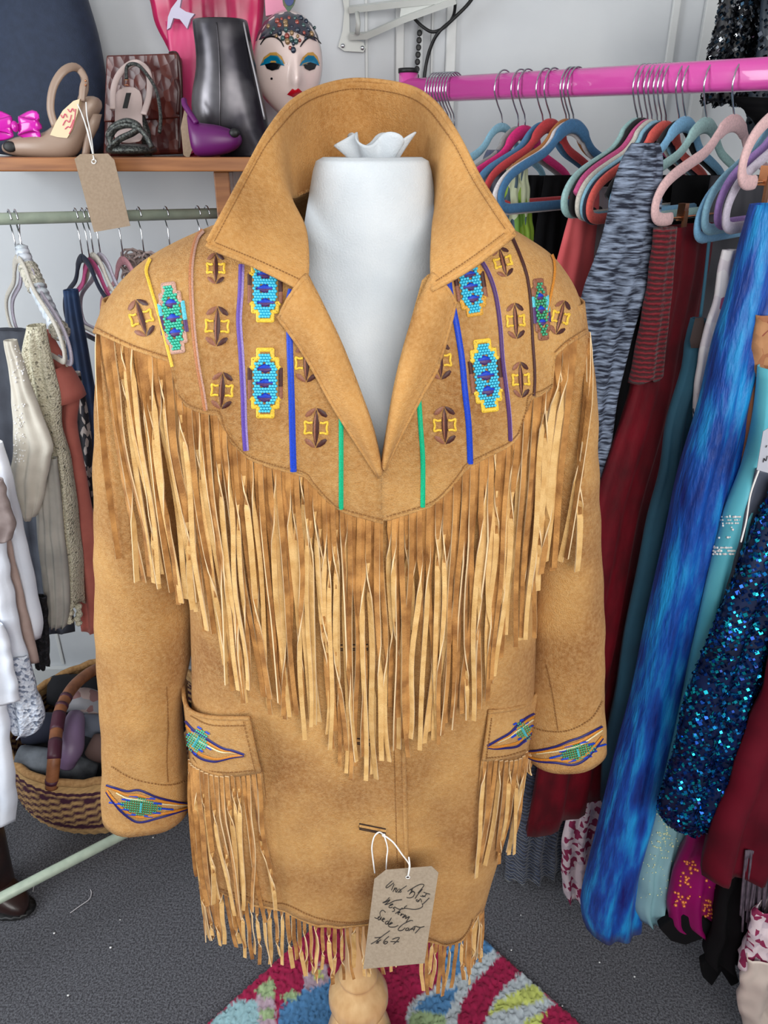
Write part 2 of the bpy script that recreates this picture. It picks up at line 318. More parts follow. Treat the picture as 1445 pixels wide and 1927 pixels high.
# --- form: torso and neck in calico, gathered top, turned stand
def ring(cx, cy, a, b, z, n=40, e=2.0, wob=None): return [Vector((cx + a * sg(math.cos(2*pi*i/n), 2/e), cy + b * sg(math.sin(2*pi*i/n), 2/e), z + (wob(i/n) if wob else 0))) for i in range(n)]
rows = []
for z, cx, a, cy, b in [(.78, -.03, .15, .92, .085), (.95, -.03, .165, .92, .095), (1.15, -.03, .175, .92, .10), (1.30, -.025, .195, .925, .105), (1.42, -.02, .205, .93, .112), (1.50, -.018, .19, .935, .108), (1.56, -.016, .155, .94, .10), (1.60, -.014, .115, .94, .09), (1.635, -.013, .090, .935, .081), (1.67, -.013, .079, .93, .076), (1.70, -.013, .072, .93, .072), (1.728, -.013, .0665, .93, .068), (1.738, -.013, .063, .93, .064), (1.742, -.013, .055, .93, .055), (1.739, -.012, .035, .93, .034), (1.734, -.012, .018, .93, .018)]:
    rows.append((z, cx, a, cy, b))
fr = [ring(cx, cy, a, b, z, 48, 2.1) for z, cx, a, cy, b in rows[:1]]
for (z0, *r0), (z1, *r1) in zip(rows, rows[1:]):
    for k in range(1, 5):
        t = k / 4; q = [lerp(a, b, t) for a, b in zip(r0, r1)]; fr.append(ring(q[0], q[2], q[1], q[3], lerp(z0, z1, t), 48, 2.1))
fr = [[p + Vector((p.x + .013, p.y - .93, 0)).normalized() * (.0022 * nz(p, 16) + .004 * nz(p, 7, 4)) for p in r] for r in fr]
MB().loft(fr).obj('torso', M_calico, form)
ruf = []
for j in range(9):
    t = j / 8
    ruf.append([Vector((-.010 + (.022 + .016 * t) * math.cos(a) * (1 + (.20 * t + .06) * math.sin(6 * a + .6)), .945 + (.016 + .012 * t) * math.sin(a) * (1 + (.20 * t + .06) * math.sin(6 * a + .6)), 1.733 + .027 * t + .007 * t * math.sin(5 * a + 1))) for a in [2 * pi * i / 84 for i in range(84)]])
solidify(MB().loft(ruf, caps=False).obj('gathered_top', M_calico, form), .0018)
lathe = [(.80, .024), (.62, .024), (.42, .024), (.36, .024), (.30, .026), (.285, .034), (.272, .040), (.262, .036), (.25, .042), (.235, .052), (.215, .060), (.195, .061), (.175, .056), (.16, .046), (.150, .042), (.145, .050), (.13, .056), (.10, .064), (.07, .07), (.05, .066), (.045, .05)]
lr = []
for (z0, r0), (z1, r1) in zip(lathe, lathe[1:]):
    for k in range(3): lr.append(ring(-.052, .93, lerp(r0, r1, k / 3), lerp(r0, r1, k / 3), lerp(z0, z1, k / 3), 32))
MB().loft(lr).obj('turned_pole', M_beech, form)
for k in range(3):
    a = 2 * pi * k / 3 + math.radians(90); d = Vector((math.cos(a), math.sin(a), 0))
    path = [Vector((-.052, .93, 0)) + d * r + Vector((0, 0, z)) for r, z in [(.03, .10), (.07, .104), (.12, .095), (.18, .074), (.23, .054), (.255, .046)]]
    MB().tube(catmull(path, 16), [.027] * 5 + [.025] * 6 + [.022] * 5, 12).obj('leg', M_beech, form)

# --- coat shells
def solve_z(phi, line, pr, z0, z1, off=0.0, e=2.4):       # highest z (going down) where the column passes below the line
    n = 240; prev = z0
    for i in range(n + 1):
        z = lerp(z0, z1, i / n); u, v = proj(surf(pr, phi, z, e, off))
        if v > poly_interp(line, u):
            lo, hi = z, prev
            for _ in range(14):
                mid = (lo + hi) / 2; u, v = proj(surf(pr, phi, mid, e, off))
                if v > poly_interp(line, u): lo = mid
                else: hi = mid
            return lo
        prev = z
    return z1
ZN = W[0][0]
def wob(p, amp, s=9, seed=1): return amp * nz(p, s, seed)
def grid_obj(name, cols, mats, parent, th=.0035, wamp=0.0, wscale=9, disp=Vector((0, -1, 0))):
    if wamp: cols = [[p + disp * wob(p, wamp, wscale) for p in c] for c in cols]
    m = MB().loft(cols, ring=False); o = m.obj(name, mats, parent); solidify(o, th, 0); return o, m
def col_pts(pr, phi, zt, zb, n, off=0.0, e=2.4): return [surf(pr, phi, lerp(zt, zb, k / (n - 1)), e, off) for k in range(n)]
def phi_at(pr, u_t, v_line=None, z=None):                 # angle whose point at height z shows at column u_t
    lo, hi = pi, 0.0
    for _ in range(30):
        mid = (lo + hi) / 2; u, v = proj(surf(pr, mid, z)); target = u_t if v_line is None else poly_interp(v_line, v)
        if u < target: lo = mid
        else: hi = mid
    return (lo + hi) / 2
ctr = phi_at(W, 719, z=1.40)
surfaces = {}
yl, yr = [], []
NR = 44
for i in range(72):
    phi = lerp(pi * 1.04, ctr, (i / 71)); zb = solve_z(phi, YOKE_L, W, ZN, 1.2); zt = ZN
    zt = solve_z(phi, LV, W, ZN, zb)
    yl.append(col_pts(W, phi, zt, zb, NR))
for i in range(64):
    phi = lerp(ctr, -.04 * pi, i / 63); zb = solve_z(phi, YOKE_R, W, ZN, 1.2, -.001); zt = ZN
    zt = solve_z(phi, RV, W, ZN, zb)
    yr.append(col_pts(W, phi, zt, zb, NR))
o, myl = grid_obj('yoke_panel', yl, M_suede, coat, .003, .002, 14); o, myr = grid_obj('yoke_panel', yr, M_suede, coat, .003, .002, 14)
yb = [col_pts(W, lerp(-.04 * pi, -.96 * pi, i / 40), ZN, 1.36, 20) for i in range(41)]
grid_obj('back_yoke', yb, M_suede, coat)
# body panels
EDGE = [(700, 700), (872, 716), (900, 721), (1000, 735), (1150, 748), (1300, 755), (1450, 760), (1600, 764), (1700, 768), (1900, 774)]   # (v, u)
EDGE_R = [(v, u - 46) for v, u in EDGE]
HEM_L = [(300, 1660), (385, 1668), (396, 1674), (504, 1703), (540, 1708), (594, 1732), (648, 1742), (690, 1739), (735, 1722), (757, 1690), (772, 1650)]
HEM_R = [(690, 1740), (740, 1762), (804, 1771), (835, 1783), (859, 1778), (877, 1760), (887, 1736), (900, 1715), (960, 1690)]
ZB = B[0][0]
bl, br = [], []
for i in range(44):
    s = i / 43; col = []
    def pt(z, s=s): return surf(B, lerp(pi * 1.02, phi_at(B, 0, EDGE, z), s), z)
    n, zz = 200, ZB; zb = B[-1][0]
    for k in range(n):
        z = lerp(ZB, B[-1][0], k / n); u, v = proj(pt(z))
        if v > poly_interp(HEM_L, u): zb = z; break
    zt = ZB
    for k in range(200):
        z = lerp(ZB, zb, k / 200); u, v = proj(pt(z))
        if v > poly_interp(LV, u) + 25: zt = z; break
    bl.append([pt(lerp(zt, zb, k / 59)) for k in range(60)])
for i in range(34):
    s = i / 33
    def pt(z, s=s): return surf(B, lerp(phi_at(B, 0, EDGE_R, z), -.02 * pi, s), z, off=-.011 * max(0, 1 - s * 2.2))
    zb = B[-1][0]
    for k in range(200):
        z = lerp(ZB, B[-1][0], k / 200); u, v = proj(pt(z))
        if v > poly_interp(HEM_R, u): zb = z; break
    zt = ZB
    for k in range(200):
        z = lerp(ZB, zb, k / 200); u, v = proj(pt(z))
        if v > poly_interp(RV, u) + 25: zt = z; break
    br.append([pt(lerp(zt, zb, k / 59)) for k in range(60)])
def drape(cols, amp):                             # soft vertical folds growing to the hem
    out = []
    for c in cols:
        out.append([p + Vector((0, -1, 0)) * (amp * (.4 + 1.2 * max(0, (1.25 - p.z))) * nz(Vector((p.x * 1.0, 0, p.z * .35)), 13, 5)) for p in c])
    return out
bl = drape(bl, .010); br = drape(br, .010)
o, mbl = grid_obj('front_panel', bl, M_suede, coat, .004, .0018, 20); o, mbr = grid_obj('front_panel', br, M_suede, coat, .004, .0018, 20)
bb = [col_pts(B, lerp(-.02 * pi, -.98 * pi, i / 40), ZB, .60, 24) for i in range(41)]
grid_obj('back_panel', bb, M_suede, coat)
# sleeves
def sleeve(name, pr, seed):
    rows = []
    for k in range(60):
        z = lerp(pr[0][0], pr[-1][0], k / 59)
        r = [surf(pr, 2 * pi * i / 44, z, 2.2) for i in range(44)]
        rows.append([p + Vector((p.x - prof(pr, z)[1], p.y - prof(pr, z)[3], 0)).normalized() * (.009 * nz(Vector((p.x * 1.4, p.y * 1.4, p.z * .3)), 11, seed) + .0030 * nz(p, 20, seed)) for p in r])
    m = MB().loft(rows, caps=False); o = m.obj(name, M_suede, coat); solidify(o, .003, 0); return m
msl = sleeve('sleeve', SL, 3); msr = sleeve('sleeve', SR, 8)
# pockets: bands standing a little off the body
def band(top, bot, n=24, rows=10):
    tp = catmull([P(*p) for p in top], n); bp = catmull([P(*p) for p in bot], n)
    return [[tp[i].lerp(bp[i], k / (rows - 1)) + Vector((0, -.003 * math.sin(pi * k / (rows - 1)), 0)) for k in range(rows)] for i in range(n)]
pkl = band([(350, 1284, .92), (345, 1296, .89), (354, 1334, .845), (395, 1350, .810), (470, 1352, .780)], [(360, 1405, .91), (358, 1418, .885), (374, 1438, .842), (425, 1460, .803), (492, 1453, .772)])
pkr = band([(919, 1340, .800), (972, 1332, .828), (997, 1320, .86), (1012, 1297, .89), (996, 1266, .93)], [(907, 1432, .788), (950, 1428, .818), (985, 1418, .852), (993, 1400, .885), (990, 1376, .925)])
o, mpl = grid_obj('pocket', pkl, M_suede, coat, .004); o, mpr = grid_obj('pocket', pkr, M_suede, coat, .004)
# pocket bags below the bands (the fringe falls over them)
for cols, d in ((pkl, 1), (pkr, -1)):
    g = [[c[-1] + Vector((0, .004, 0)) + Vector((0, .002 * k, -.02 * k)) for k in range(8)] for c in cols]
    grid_obj('pocket_bag', g, M_suede, coat, .003)
    rim = [c[0] + Vector((0, -.0005, .0008)) for c in cols]
    MB().tube(rim, .0032, 8).obj('pocket_rim', M_suede, coat)

def edge_roll(pts, r, name='edge_fold', m_=None): MB().tube(pts, r, 8).obj(name, m_ or M_suede, coat)
edge_roll([p + Vector((0, -.001, 0)) for p in bl[-1][2:]], .0034); edge_roll([c[-1] for c in bl], .0030); edge_roll([c[-1] for c in br], .0030)
edge_roll([c[-1] for c in yl], .0024); edge_roll([c[-1] for c in yr], .0024)
# BVHs to lay embroidery on
def bvh(*ms):
    v, f = [], []
    for m in ms: b = len(v); v += m.v; f += [tuple(i + b for i in q) for q in m.f]
    return BVHTree.FromPolygons([tuple(p) for p in v], f)
T_up = bvh(myl, myr); T_sl, T_sr, T_pl, T_pr, T_body = bvh(msl), bvh(msr), bvh(mpl), bvh(mpr), bvh(mbl, mbr)
Wfull = MB().loft([col_pts(W, lerp(pi, 0, i / 90), ZN, 1.2, 60) for i in range(91)], ring=False); T_w = bvh(Wfull)
O0 = Vector((0, 0, CAMZ))
def hit(tree, u, v, off=.002):
    r = ray(u, v).normalized(); loc, nrm, _, _ = tree.ray_cast(O0, r)
    if loc is None: return None
    if nrm.dot(r) > 0: nrm = -nrm
    return loc + nrm * (off + (.0023 if tree is not T_w else 0))

# lapels
def lapel(inner, outer, n=22):
    ip = catmull([(a, b, 0) for a, b in inner], n); op = catmull([(a, b, 0) for a, b in outer], n); cols = []
    for a, b in zip(ip, op):
        c = []
        for k in range(9):
            t = k / 8; q = a.lerp(b, t); h = hit(T_w, q.x, q.y, .007 + .011 * math.sin(pi * min(1, .12 + t * .95)))
            c.append(h if h else P(q.x, q.y, .80))
        cols.append(c)
    return cols
lpl = lapel([(580, 522), (603, 562), (641, 640), (673, 720), (701, 800), (717, 876)], [(527, 597), (560, 642), (590, 690), (627, 757), (668, 822), (714, 893)])
lpr = lapel([(809, 520), (796, 545), (777, 590), (756, 660), (738, 742), (719, 866)], [(853, 570), (838, 630), (820, 690), (792, 740), (760, 800), (722, 880)])
o, mlpl = grid_obj('lapel', lpl, M_suede_in, coat, .004); o, mlpr = grid_obj('lapel', lpr, M_suede_in, coat, .004)
for lp in (lpl, lpr): edge_roll(lp[0] + [c[-1] for c in lp[1:]], .0027, m_=M_suede_in)
# collar: one sheet, standing behind the neck and spread flat over the shoulders in front
st = [((578, 549, .786), (492, 505, .786), (388, 462, .784)), ((581, 490, .812), (500, 455, .806), (424, 396, .802)), ((573, 430, .852), (515, 380, .846), (462, 325, .850)), ((548, 378, .890), (525, 310, .880), (505, 247, .890)),
      ((556, 372, .945), (548, 275, .945), (548, 194, .945)), ((600, 362, 1.0), (600, 260, 1.01), (598, 166, 1.0)), ((685, 352, 1.02), (682, 255, 1.04), (672, 151, 1.03)), ((770, 362, 1.0), (770, 260, 1.01), (762, 162, 1.0)),
      ((812, 372, .945), (815, 280, .945), (815, 192, .945)), ((820, 390, .890), (835, 315, .880), (857, 250, .890)), ((815, 430, .852), (850, 385, .846), (899, 331, .850)), ((811, 490, .812), (868, 450, .806), (936, 390, .802)), ((812, 546, .786), (890, 500, .786), (968, 441, .784))]
lines = [catmull([P(*s[k]) for s in st], 73) for k in range(3)]
cc = [catmull([lines[0][i], lines[1][i], lines[2][i]], 15) for i in range(73)]
o, mcol = grid_obj('collar', cc, M_suede_in, coat, .0045, .003, 15); T_col = bvh(mcol); edge_roll(cc[0] + [c[-1] for c in cc[1:-1]] + cc[-1][::-1], .0029, m_=M_suede_in)

# --- embroidery tools
def ribbon(tree, pts, w, mats, name, parent, lift=.0012, n=None, side_mat=None):
    pts = [Vector((p[0], p[1], 0)) for p in pts]; n = n or max(8, int(sum((b - a).length for a, b in zip(pts, pts[1:])) / 9)); c = catmull(pts, n); rows = []
    for i, p in enumerate(c):
        t = (c[min(i + 1, n - 1)] - c[max(i - 1, 0)]).normalized(); d = Vector((-t.y, t.x, 0)); r = []
        for k, l in ((-1, 0), (-.45, 1), (.45, 1), (1, 0)):
            q = p + d * (w / 2 * k); h = hit(tree, q.x, q.y, .0004 + lift * l)
            if h is None: break
            r.append(h)
        if len(r) == 4: rows.append(r)
    if len(rows) < 2: return None
    m = MB().loft(rows, ring=False)
    if side_mat is not None:
        m.m = [1 if (i % 3) == 0 else 0 for i in range(len(m.f))]
        return m.obj(name, [mats, side_mat], parent)
    return m.obj(name, mats, parent)
def dome(mb, tree, pts, lift=.0016, mi=0):
    n = len(pts); cx = sum(p[0] for p in pts) / n; cy = sum(p[1] for p in pts) / n
    h = [hit(tree, *p, .0004) for p in pts]; hm = [hit(tree, cx + (p[0] - cx) * .55, cy + (p[1] - cy) * .55, lift * .85) for p in pts]; c = hit(tree, cx, cy, lift)
    if c is None or any(x is None for x in h + hm): return False
    mb.add(h + hm + [c], [(i, (i + 1) % n, n + (i + 1) % n, n + i) for i in range(n)] + [(n + i, n + (i + 1) % n, 2 * n) for i in range(n)], mi); return True
def loc2px(c, ang, sx, sy):
    ca, sa = math.cos(ang), math.sin(ang)
    return lambda x, y: (c[0] + (x * sx) * ca - (y * sy) * sa, c[1] + (x * sx) * sa + (y * sy) * ca)
stripes = [
 ([(297, 470), (279, 507), (284, 534), (301, 591), (318, 656), (331, 709), (336, 738)], 6, 'yellow', None), ([(386, 436), (372, 454), (363, 496), (362, 546), (366, 618), (374, 686), (383, 736), (389, 776)], 9, 'copper', 'pink'),
 ([(456, 500), (454, 553), (451, 603), (455, 664), (459, 736), (461, 801), (465, 860)], 11, 'purple', 'lilac'), ([(549, 545), (545, 572), (546, 648), (549, 743), (551, 820), (553, 892)], 12, 'blue', None),
 ([(642, 780), (642, 858), (642, 963)], 9, 'green', None), ([(787, 735), (791, 802), (795, 866), (795, 960)], 9, 'green', None), ([(842, 520), (847, 557), (858, 611), (868, 675), (874, 738), (881, 802), (884, 879)], 11, 'blue', None),
 ([(898, 484), (917, 515), (931, 557), (939, 611), (944, 675), (952, 738), (957, 786), (959, 834)], 8, 'plum', 'lilac'), ([(961, 450), (976, 484), (989, 522), (996, 573), (1000, 643), (1004, 706), (1002, 749)], 5, 'brown', None),
 ([(1027, 469), (1038, 490), (1040, 515), (1035, 547), (1030, 570), (1024, 600)], 4, 'orange', None)]
for pts, w, c, sc in stripes: ribbon(T_up, pts, w, T[c], 'embroidered_stripe', coat, .0016, side_mat=T[sc] if sc else None)
def leaf_motif(c, h, ang=0, sx=1.0):
    f = loc2px(c, ang, h / 2 * sx, h / 2); m = MB()
    sp = [(0, -.92), (.09, -.6), (.15, -.2), (.15, .2), (.09, .6), (0, .92), (-.09, .6), (-.15, .2), (-.15, -.2), (-.09, -.6)]
    if not dome(m, T_up, [f(*p) for p in sp]): return
    o = m.obj('leaf_motif', T['brown'], coat)
    m = MB()
    if dome(m, T_up, [f(*p) for p in [(0, -.86), (0, -.3), (0, .3), (0, .86), (-.08, .6), (-.125, .2), (-.125, -.2), (-.08, -.6)]], .0024): m.obj('spindle_half', T['tan'], o)
    for k, (sx_, sy_, col) in enumerate(((1, -1, 'brown'), (-1, -1, 'tan'), (1, 1, 'brown'), (-1, 1, 'tan'))):
        lf = [(.02, .99), (.10, .80), (.27, .60), (.48, .52), (.56, .60), (.45, .79), (.24, .93)]; m = MB()
        if dome(m, T_up, [f(x * sx_, y * sy_) for x, y in lf], .0013): m.obj('leaf', T[col], o)
    for s in (-1, 1):
        sq = [(.18 * s, -.27), (.36 * s, -.24), (.56 * s, -.30), (.52 * s, 0), (.56 * s, .28), (.36 * s, .24), (.18 * s, .26)]
        ribbon(T_up, [f(*p) for p in sq], 4.2, T['yellow'], 'diamond_outline', o, .001, n=26)
for a in [((269, 599), 72, -.28), ((408, 507), 58, 0), ((410, 614), 76, .03), ((419, 734), 70, .05), ((595, 804), 76, .02), ((577, 683), 72, 0), ((944, 495), 56, -.25), ((968, 604), 68, -.06, .85), ((978, 714), 68, -.05, .8), ((836, 799), 72, -.03), ((827, 678), 72, -.06), ((1051, 598), 66, .24, .8)]: leaf_motif(*a)
def bead_mesh(name, pts, r, mats, parent):
    m = MB()
    base = [(0, 0, 1), (1, 0, 0), (0, 1, 0), (-1, 0, 0), (0, -1, 0), (0, 0, -1)]
    for p, nrm_r in pts: m.sphere(p, nrm_r, 6, 4, (1, 1, .85))
    o = m.obj(name, mats, parent); o['kind'] = 'stuff'; return o
STEP = [(-.46, -1), (.46, -1), (.46, -.72), (.78, -.72), (.78, -.46), (1, -.46), (1, .46), (.78, .46), (.78, .72), (.46, .72), (.46, 1), (-.46, 1), (-.46, .72), (-.78, .72), (-.78, .46), (-1, .46), (-1, -.46), (-.78, -.46), (-.78, -.72), (-.46, -.72)]
def in_step(x, y):
    x, y = abs(x), abs(y); return y <= 1 and x <= (1 if y < .46 else .78 if y < .72 else .46)
def bead_motif(c, w, h, ang, col, line_cols):
    f = loc2px(c, ang, w / 2, h / 2); n = 0
    # outline in blocks of thread colour
    segs = [(STEP[16:] + STEP[:6], line_cols[0]), ([(1, -.46), (1, .1)], line_cols[1]), ([(1, .1), (1, .46)], line_cols[2]), (STEP[6:16], line_cols[0]), ([(-1, .46), (-1, -.1)], line_cols[2]), ([(-1, -.1), (-1, -.46)], line_cols[1])]
    root = None
    for pts, lc in segs:
        d = []
        for a, b in zip(pts, pts[1:]): d += [a, tuple(lerp(np.array(a), np.array(b), .12)), tuple(lerp(np.array(a), np.array(b), .88))]
        d.append(pts[-1])
        o = ribbon(T_up, [f(*p) for p in d], 8, T[lc], 'bead_motif' if root is None else 'thread_border', coat if root is None else root, .0012, n=len(d) * 4)
        if root is None: root = o
    if root is None: return
    pts = []; sx, sy = 5.4, 5.2; nx, ny = int(w / 2 * .86 / sx), int(h / 2 * .93 / sy)
    ni = max(4, int(w * .80 / sx))
    for j in range(-ny, ny + 1):
        for i in range(ni):
            x = (i - (ni - 1) / 2 + (.25 if j % 2 else -.25)) * sx / (w / 2); y = j * sy / (h / 2)
            if not in_step(x / .84, y / .92): continue
            if any(abs(x) / .56 + abs(y - yc) / .18 < 1 for yc in (-.44, 0, .44)): continue
            p = hit(T_up, *f(x, y), .0013)
            if p is not None: pts.append((p, .0020))
    if pts: bead_mesh('beads', pts, .0018, M_bead[col], root)
    for yc in (-.44, 0, .44):
        for s, cc_ in ((-1, 'blue'), (1, 'plum')):
            m = MB()
            if dome(m, T_up, [f(*p) for p in [(-.66, yc), (-.3, yc + s * .085), (0, yc + s * .15), (.3, yc + s * .085), (.66, yc)]], .0026): m.obj('diamond', T[cc_], root)
for a in [((500, 720), 58, 124, 0, 'turq', ('yellow', 'brown', 'tan')), ((500, 544), 58, 118, 0, 'turq', ('yellow', 'brown', 'tan')), ((328, 599), 44, 126, -.14, 'teal', ('pink', 'aqua', 'plum')), ((913, 706), 54, 130, -.12, 'turq', ('yellow', 'brown', 'tan')), ((884, 540), 50, 104, -.16, 'turq', ('gold', 'brown', 'tan')), ((1015, 583), 26, 108, -.10, 'green', ('tan', 'aqua', 'plum'))]: bead_motif(*a)
def eye_motif(tree, up, lo, bc, bw, bh, ang, name='eye_motif'):
    root = ribbon(tree, up, 4, T['navy'], name, coat, .0014, n=40)
    if root is None: return
    ribbon(tree, lo, 4, T['navy'], 'thread_border', root, .0014, n=40)
    mid = lambda a, b, t: [(lerp(p[0], q[0], t), lerp(p[1], q[1], t)) for p, q in zip(a, b)]
    ribbon(tree, mid(up, lo, .16), 4.5, T['orange'], 'thread_border', root, .0012, n=40); ribbon(tree, mid(up, lo, .84), 4.5, T['orange'], 'thread_border', root, .0012, n=40)
    ribbon(tree, mid(up, lo, .30)[1:], 2.5, T['cream'], 'thread_border', root, .0010, n=30)
    f = loc2px(bc, ang, bw / 2, bh / 2); pts = []
    nx, ny = int(bw / 4.2), int(bh / 4.2)
    for j in range(ny):
        for i in range(nx):
            x, y = (i - (nx - 1) / 2) * 4.2 / (bw / 2), (j - (ny - 1) / 2) * 4.2 / (bh / 2)
            if abs(y) > (1.0 if abs(x) < .25 else .72 if abs(x) < .55 else .42 if abs(x) < .8 else .2): continue
            p = hit(tree, *f(x, y), .001)
            if p is not None: pts.append((p, .0018))
    if pts: bead_mesh('beads', pts, .0015, M_bead['green' if tree is not T_pl else 'teal'], root)
    for y, xs in ((-.95, (.2, .62)), (-.5, (.55, .95)), (0, (.8, 1.5)), (.5, (.55, .95)), (.95, (.2, .62))):
        for s in (-1, 1): ribbon(tree, [f(s * xs[0], y), f(s * xs[1], y)], 3.2, T['blue'], 'bar', root, .0013, n=6)
    ribbon(tree, [f(0, -.5), f(0, .5)], 4, T['aqua'], 'bar', root, .003, n=6)
eye_motif(T_sl, [(203, 1476), (222, 1482), (241, 1487), (263, 1485), (295, 1498), (330, 1508), (360, 1515)], [(203, 1488), (216, 1508), (234, 1529), (261, 1545), (299, 1537), (330, 1528), (360, 1519)], (266, 1515), 78, 36, .12)
eye_motif(T_sr, [(984, 1414), (1012, 1411), (1045, 1403), (1072, 1392), (1090, 1386), (1112, 1375), (1130, 1366)], [(984, 1417), (1010, 1430), (1045, 1433), (1076, 1437), (1098, 1428), (1116, 1408), (1131, 1388)], (1086, 1412), 70, 30, -.24)
eye_motif(T_pl, [(352, 1356), (365, 1370), (381, 1381), (410, 1400), (425, 1407), (439, 1410), (462, 1418)], [(362, 1408), (370, 1418), (385, 1427), (405, 1431), (417, 1429), (440, 1423), (462, 1420)], (374, 1392), 42, 48, .55)
eye_motif(T_pr, [(914, 1402), (935, 1390), (956, 1378), (968, 1366), (979, 1356), (990, 1348), (1002, 1342)], [(914, 1405), (930, 1407), (946, 1406), (960, 1405), (972, 1402), (984, 1392), (996, 1380)], (981, 1374), 34, 40, -.5)
# stitching: short dashes along seams and edges
def stitches(tree, pts, name='stitching', step=5.0, ln=3.2, w=1.5, off=.0009):
    pts = [Vector((a, b, 0)) for a, b in pts]; L_ = sum((b - a).length for a, b in zip(pts, pts[1:])); c = catmull(pts, max(4, int(L_ / step) * 3)); m = MB()
    for i in range(0, len(c) - 2, 3):
        a, b = c[i], c[i + 2]; d = (b - a).normalized(); s = Vector((-d.y, d.x, 0)) * w / 2
        q = [hit(tree, p.x, p.y, off) for p in (a - s, b - s, b + s, a + s)]
        if all(x is not None for x in q): m.add(q, [(0, 1, 2, 3)])
    if m.f: o = m.obj(name, M_stitch, coat); o['kind'] = 'stuff'; solidify(o, .0006)
stitches(T_col, [(404, 455), (438, 388), (474, 322), (516, 250), (556, 203), (604, 178), (672, 166), (756, 176), (806, 202), (846, 256), (886, 332), (922, 388), (952, 432)])
stitches(T_col, [(406, 458), (480, 490), (570, 532)]); stitches(T_col, [(950, 440), (890, 486), (822, 532)])
for ln_, tr in ((YOKE_L[1:4], T_up), (YOKE_L[5:10], T_up), (YOKE_L[9:-1], T_up), (YOKE_R[1:9], T_up), (YOKE_R[8:13], T_up), (YOKE_R[13:16], T_up)): stitches(tr, [(u, v - 7) for u, v in ln_], step=4.2)
stitches(T_body, [(u - 17, v) for v, u in EDGE if 995 <= v <= 1700], step=5)
stitches(T_body, [(u, v - 9) for u, v in HEM_L[2:9]]); stitches(T_body, [(u, v - 9) for u, v in HEM_R[1:7]])
stitches(T_sl, [(212, 1440), (250, 1462), (300, 1474), (330, 1474), (360, 1464)], step=4.5); stitches(T_sr, [(993, 1364), (1030, 1374), (1070, 1372), (1110, 1350), (1130, 1318)], step=4.5)
stitches(T_sl, [(312, 1290), (314, 1360), (312, 1425), (314, 1470)], step=4.5); stitches(T_sr, [(1030, 1250), (1042, 1310), (1050, 1372)], step=4.5)
stitches(T_pl, [(366, 1424), (385, 1443), (425, 1451), (484, 1446)]); stitches(T_pl, [(461, 1356), (476, 1420), (483, 1450)]); stitches(T_pl, [(362, 1345), (400, 1362), (462, 1363)])
stitches(T_pr, [(922, 1350), (912, 1426)]); stitches(T_pr, [(914, 1424), (950, 1420), (985, 1410)])
# bound buttonholes
for (u, v, w, sl) in ((667, 1216, 52, -.02), (680, 1393, 44, .10), (701, 1557, 50, .20)):
    a, b = (u - w / 2, v - sl * w / 2), (u + w / 2, v + sl * w / 2)
    o = ribbon(T_body, [a, b], 9, M_suede, 'buttonhole', coat, .0022, n=6)
    ribbon(T_body, [a, b], 2.6, M_slit, 'slit', o, .0034, n=6)
    for dy in (-5, 5): ribbon(T_body, [(a[0], a[1] + dy), (b[0], b[1] + dy)], 2, M_slit, 'slit_edge', o, .0012, n=6)

# --- fringe: every strip its own ribbon with a suede face, a lighter grain side and pale cut edges
def surf_front(x, z): return min(front_y(B, x, z), front_y(SL, x, z, 2.2), front_y(SR, x, z, 2.2))
def fringe_strip(p0, zb, w, tw, rs, tang=Vector((1, 0, 0)), lean=0.0, free=False, parent=coat, gap=.006, th=.0018, layer=0.0):
    n = 16; rows = []; L_ = p0.z - zb; ph = rs.uniform(0, 6.28); am = rs.uniform(.001, .0042) * min(1, max(.25, L_ / .42)); dy = rs.uniform(0, .010) + layer; t0 = rs.uniform(-.05, .16); ydrift = rs.uniform(-.008, .004)
    tw2 = rs.choice((0, 0, 0, pi, -pi)); t2 = rs.uniform(.4, .75); base = .45 * math.atan2(tang.y, tang.x); wf = rs.uniform(5, 10)
    for k in range(n):
        t = k / (n - 1); z = lerp(p0.z, zb, t); x = p0.x + lean * t * t * L_ + am * math.sin(wf * t + ph) * min(1, t * 3); y = p0.y + ydrift * t - layer * min(1, t * 14) - dy * math.sin(pi * min(1, t * 1.3)) * .5
        if not free:
            s = surf_front(x, z); y = min(y, s - gap - dy * min(1, t * 4)) if s < 5 else y
        s = max(0, min(1, (t - t0) / .22)); tw_ = tw2 * max(0, min(1, (t - t2) / .2)); ang = base + tw_ + tw * (3 * s * s - 2 * s ** 3) + .25 * math.sin(wf * .7 * t + ph)* min(1, t * 3)
        d = Vector((math.cos(ang), math.sin(ang), 0)); nn = Vector((math.sin(ang), -math.cos(ang), 0)); ww = w * (.80 + .20 * min(1, t * 5)) * (1 - .10 * t)
        c = Vector((x, y, z))
        rows.append([c - d * ww / 2 + nn * th / 2, c + d * ww / 2 + nn * th / 2, c + d * ww / 2 - nn * th / 2, c - d * ww / 2 - nn * th / 2])
    m = MB().loft(rows); fm = []
    for i in range(n - 1): fm += [0, 2, 1, 2]
    m.m = fm + [2, 2]; return m.obj('fringe_strip', [M_fr_a, M_fr_b, M_fr_e], parent, smooth=False)
def edge_points(cols, us):                        # bottom-edge points of a panel at photo columns us
    e = [(proj(c[-1])[0], c[-1]) for c in cols]; e.sort(key=lambda t: t[0]); out = []
    for u in us:
        for (u0, a), (u1, b) in zip(e, e[1:]):
            if u0 <= u <= u1:
                t = (u - u0) / max(1e-6, u1 - u0); p = a.lerp(b, t); tg = (b - a); tg.z = 0; out.append((u, p, tg.normalized() if tg.length > 1e-6 else Vector((1, 0, 0)))); break
    return out
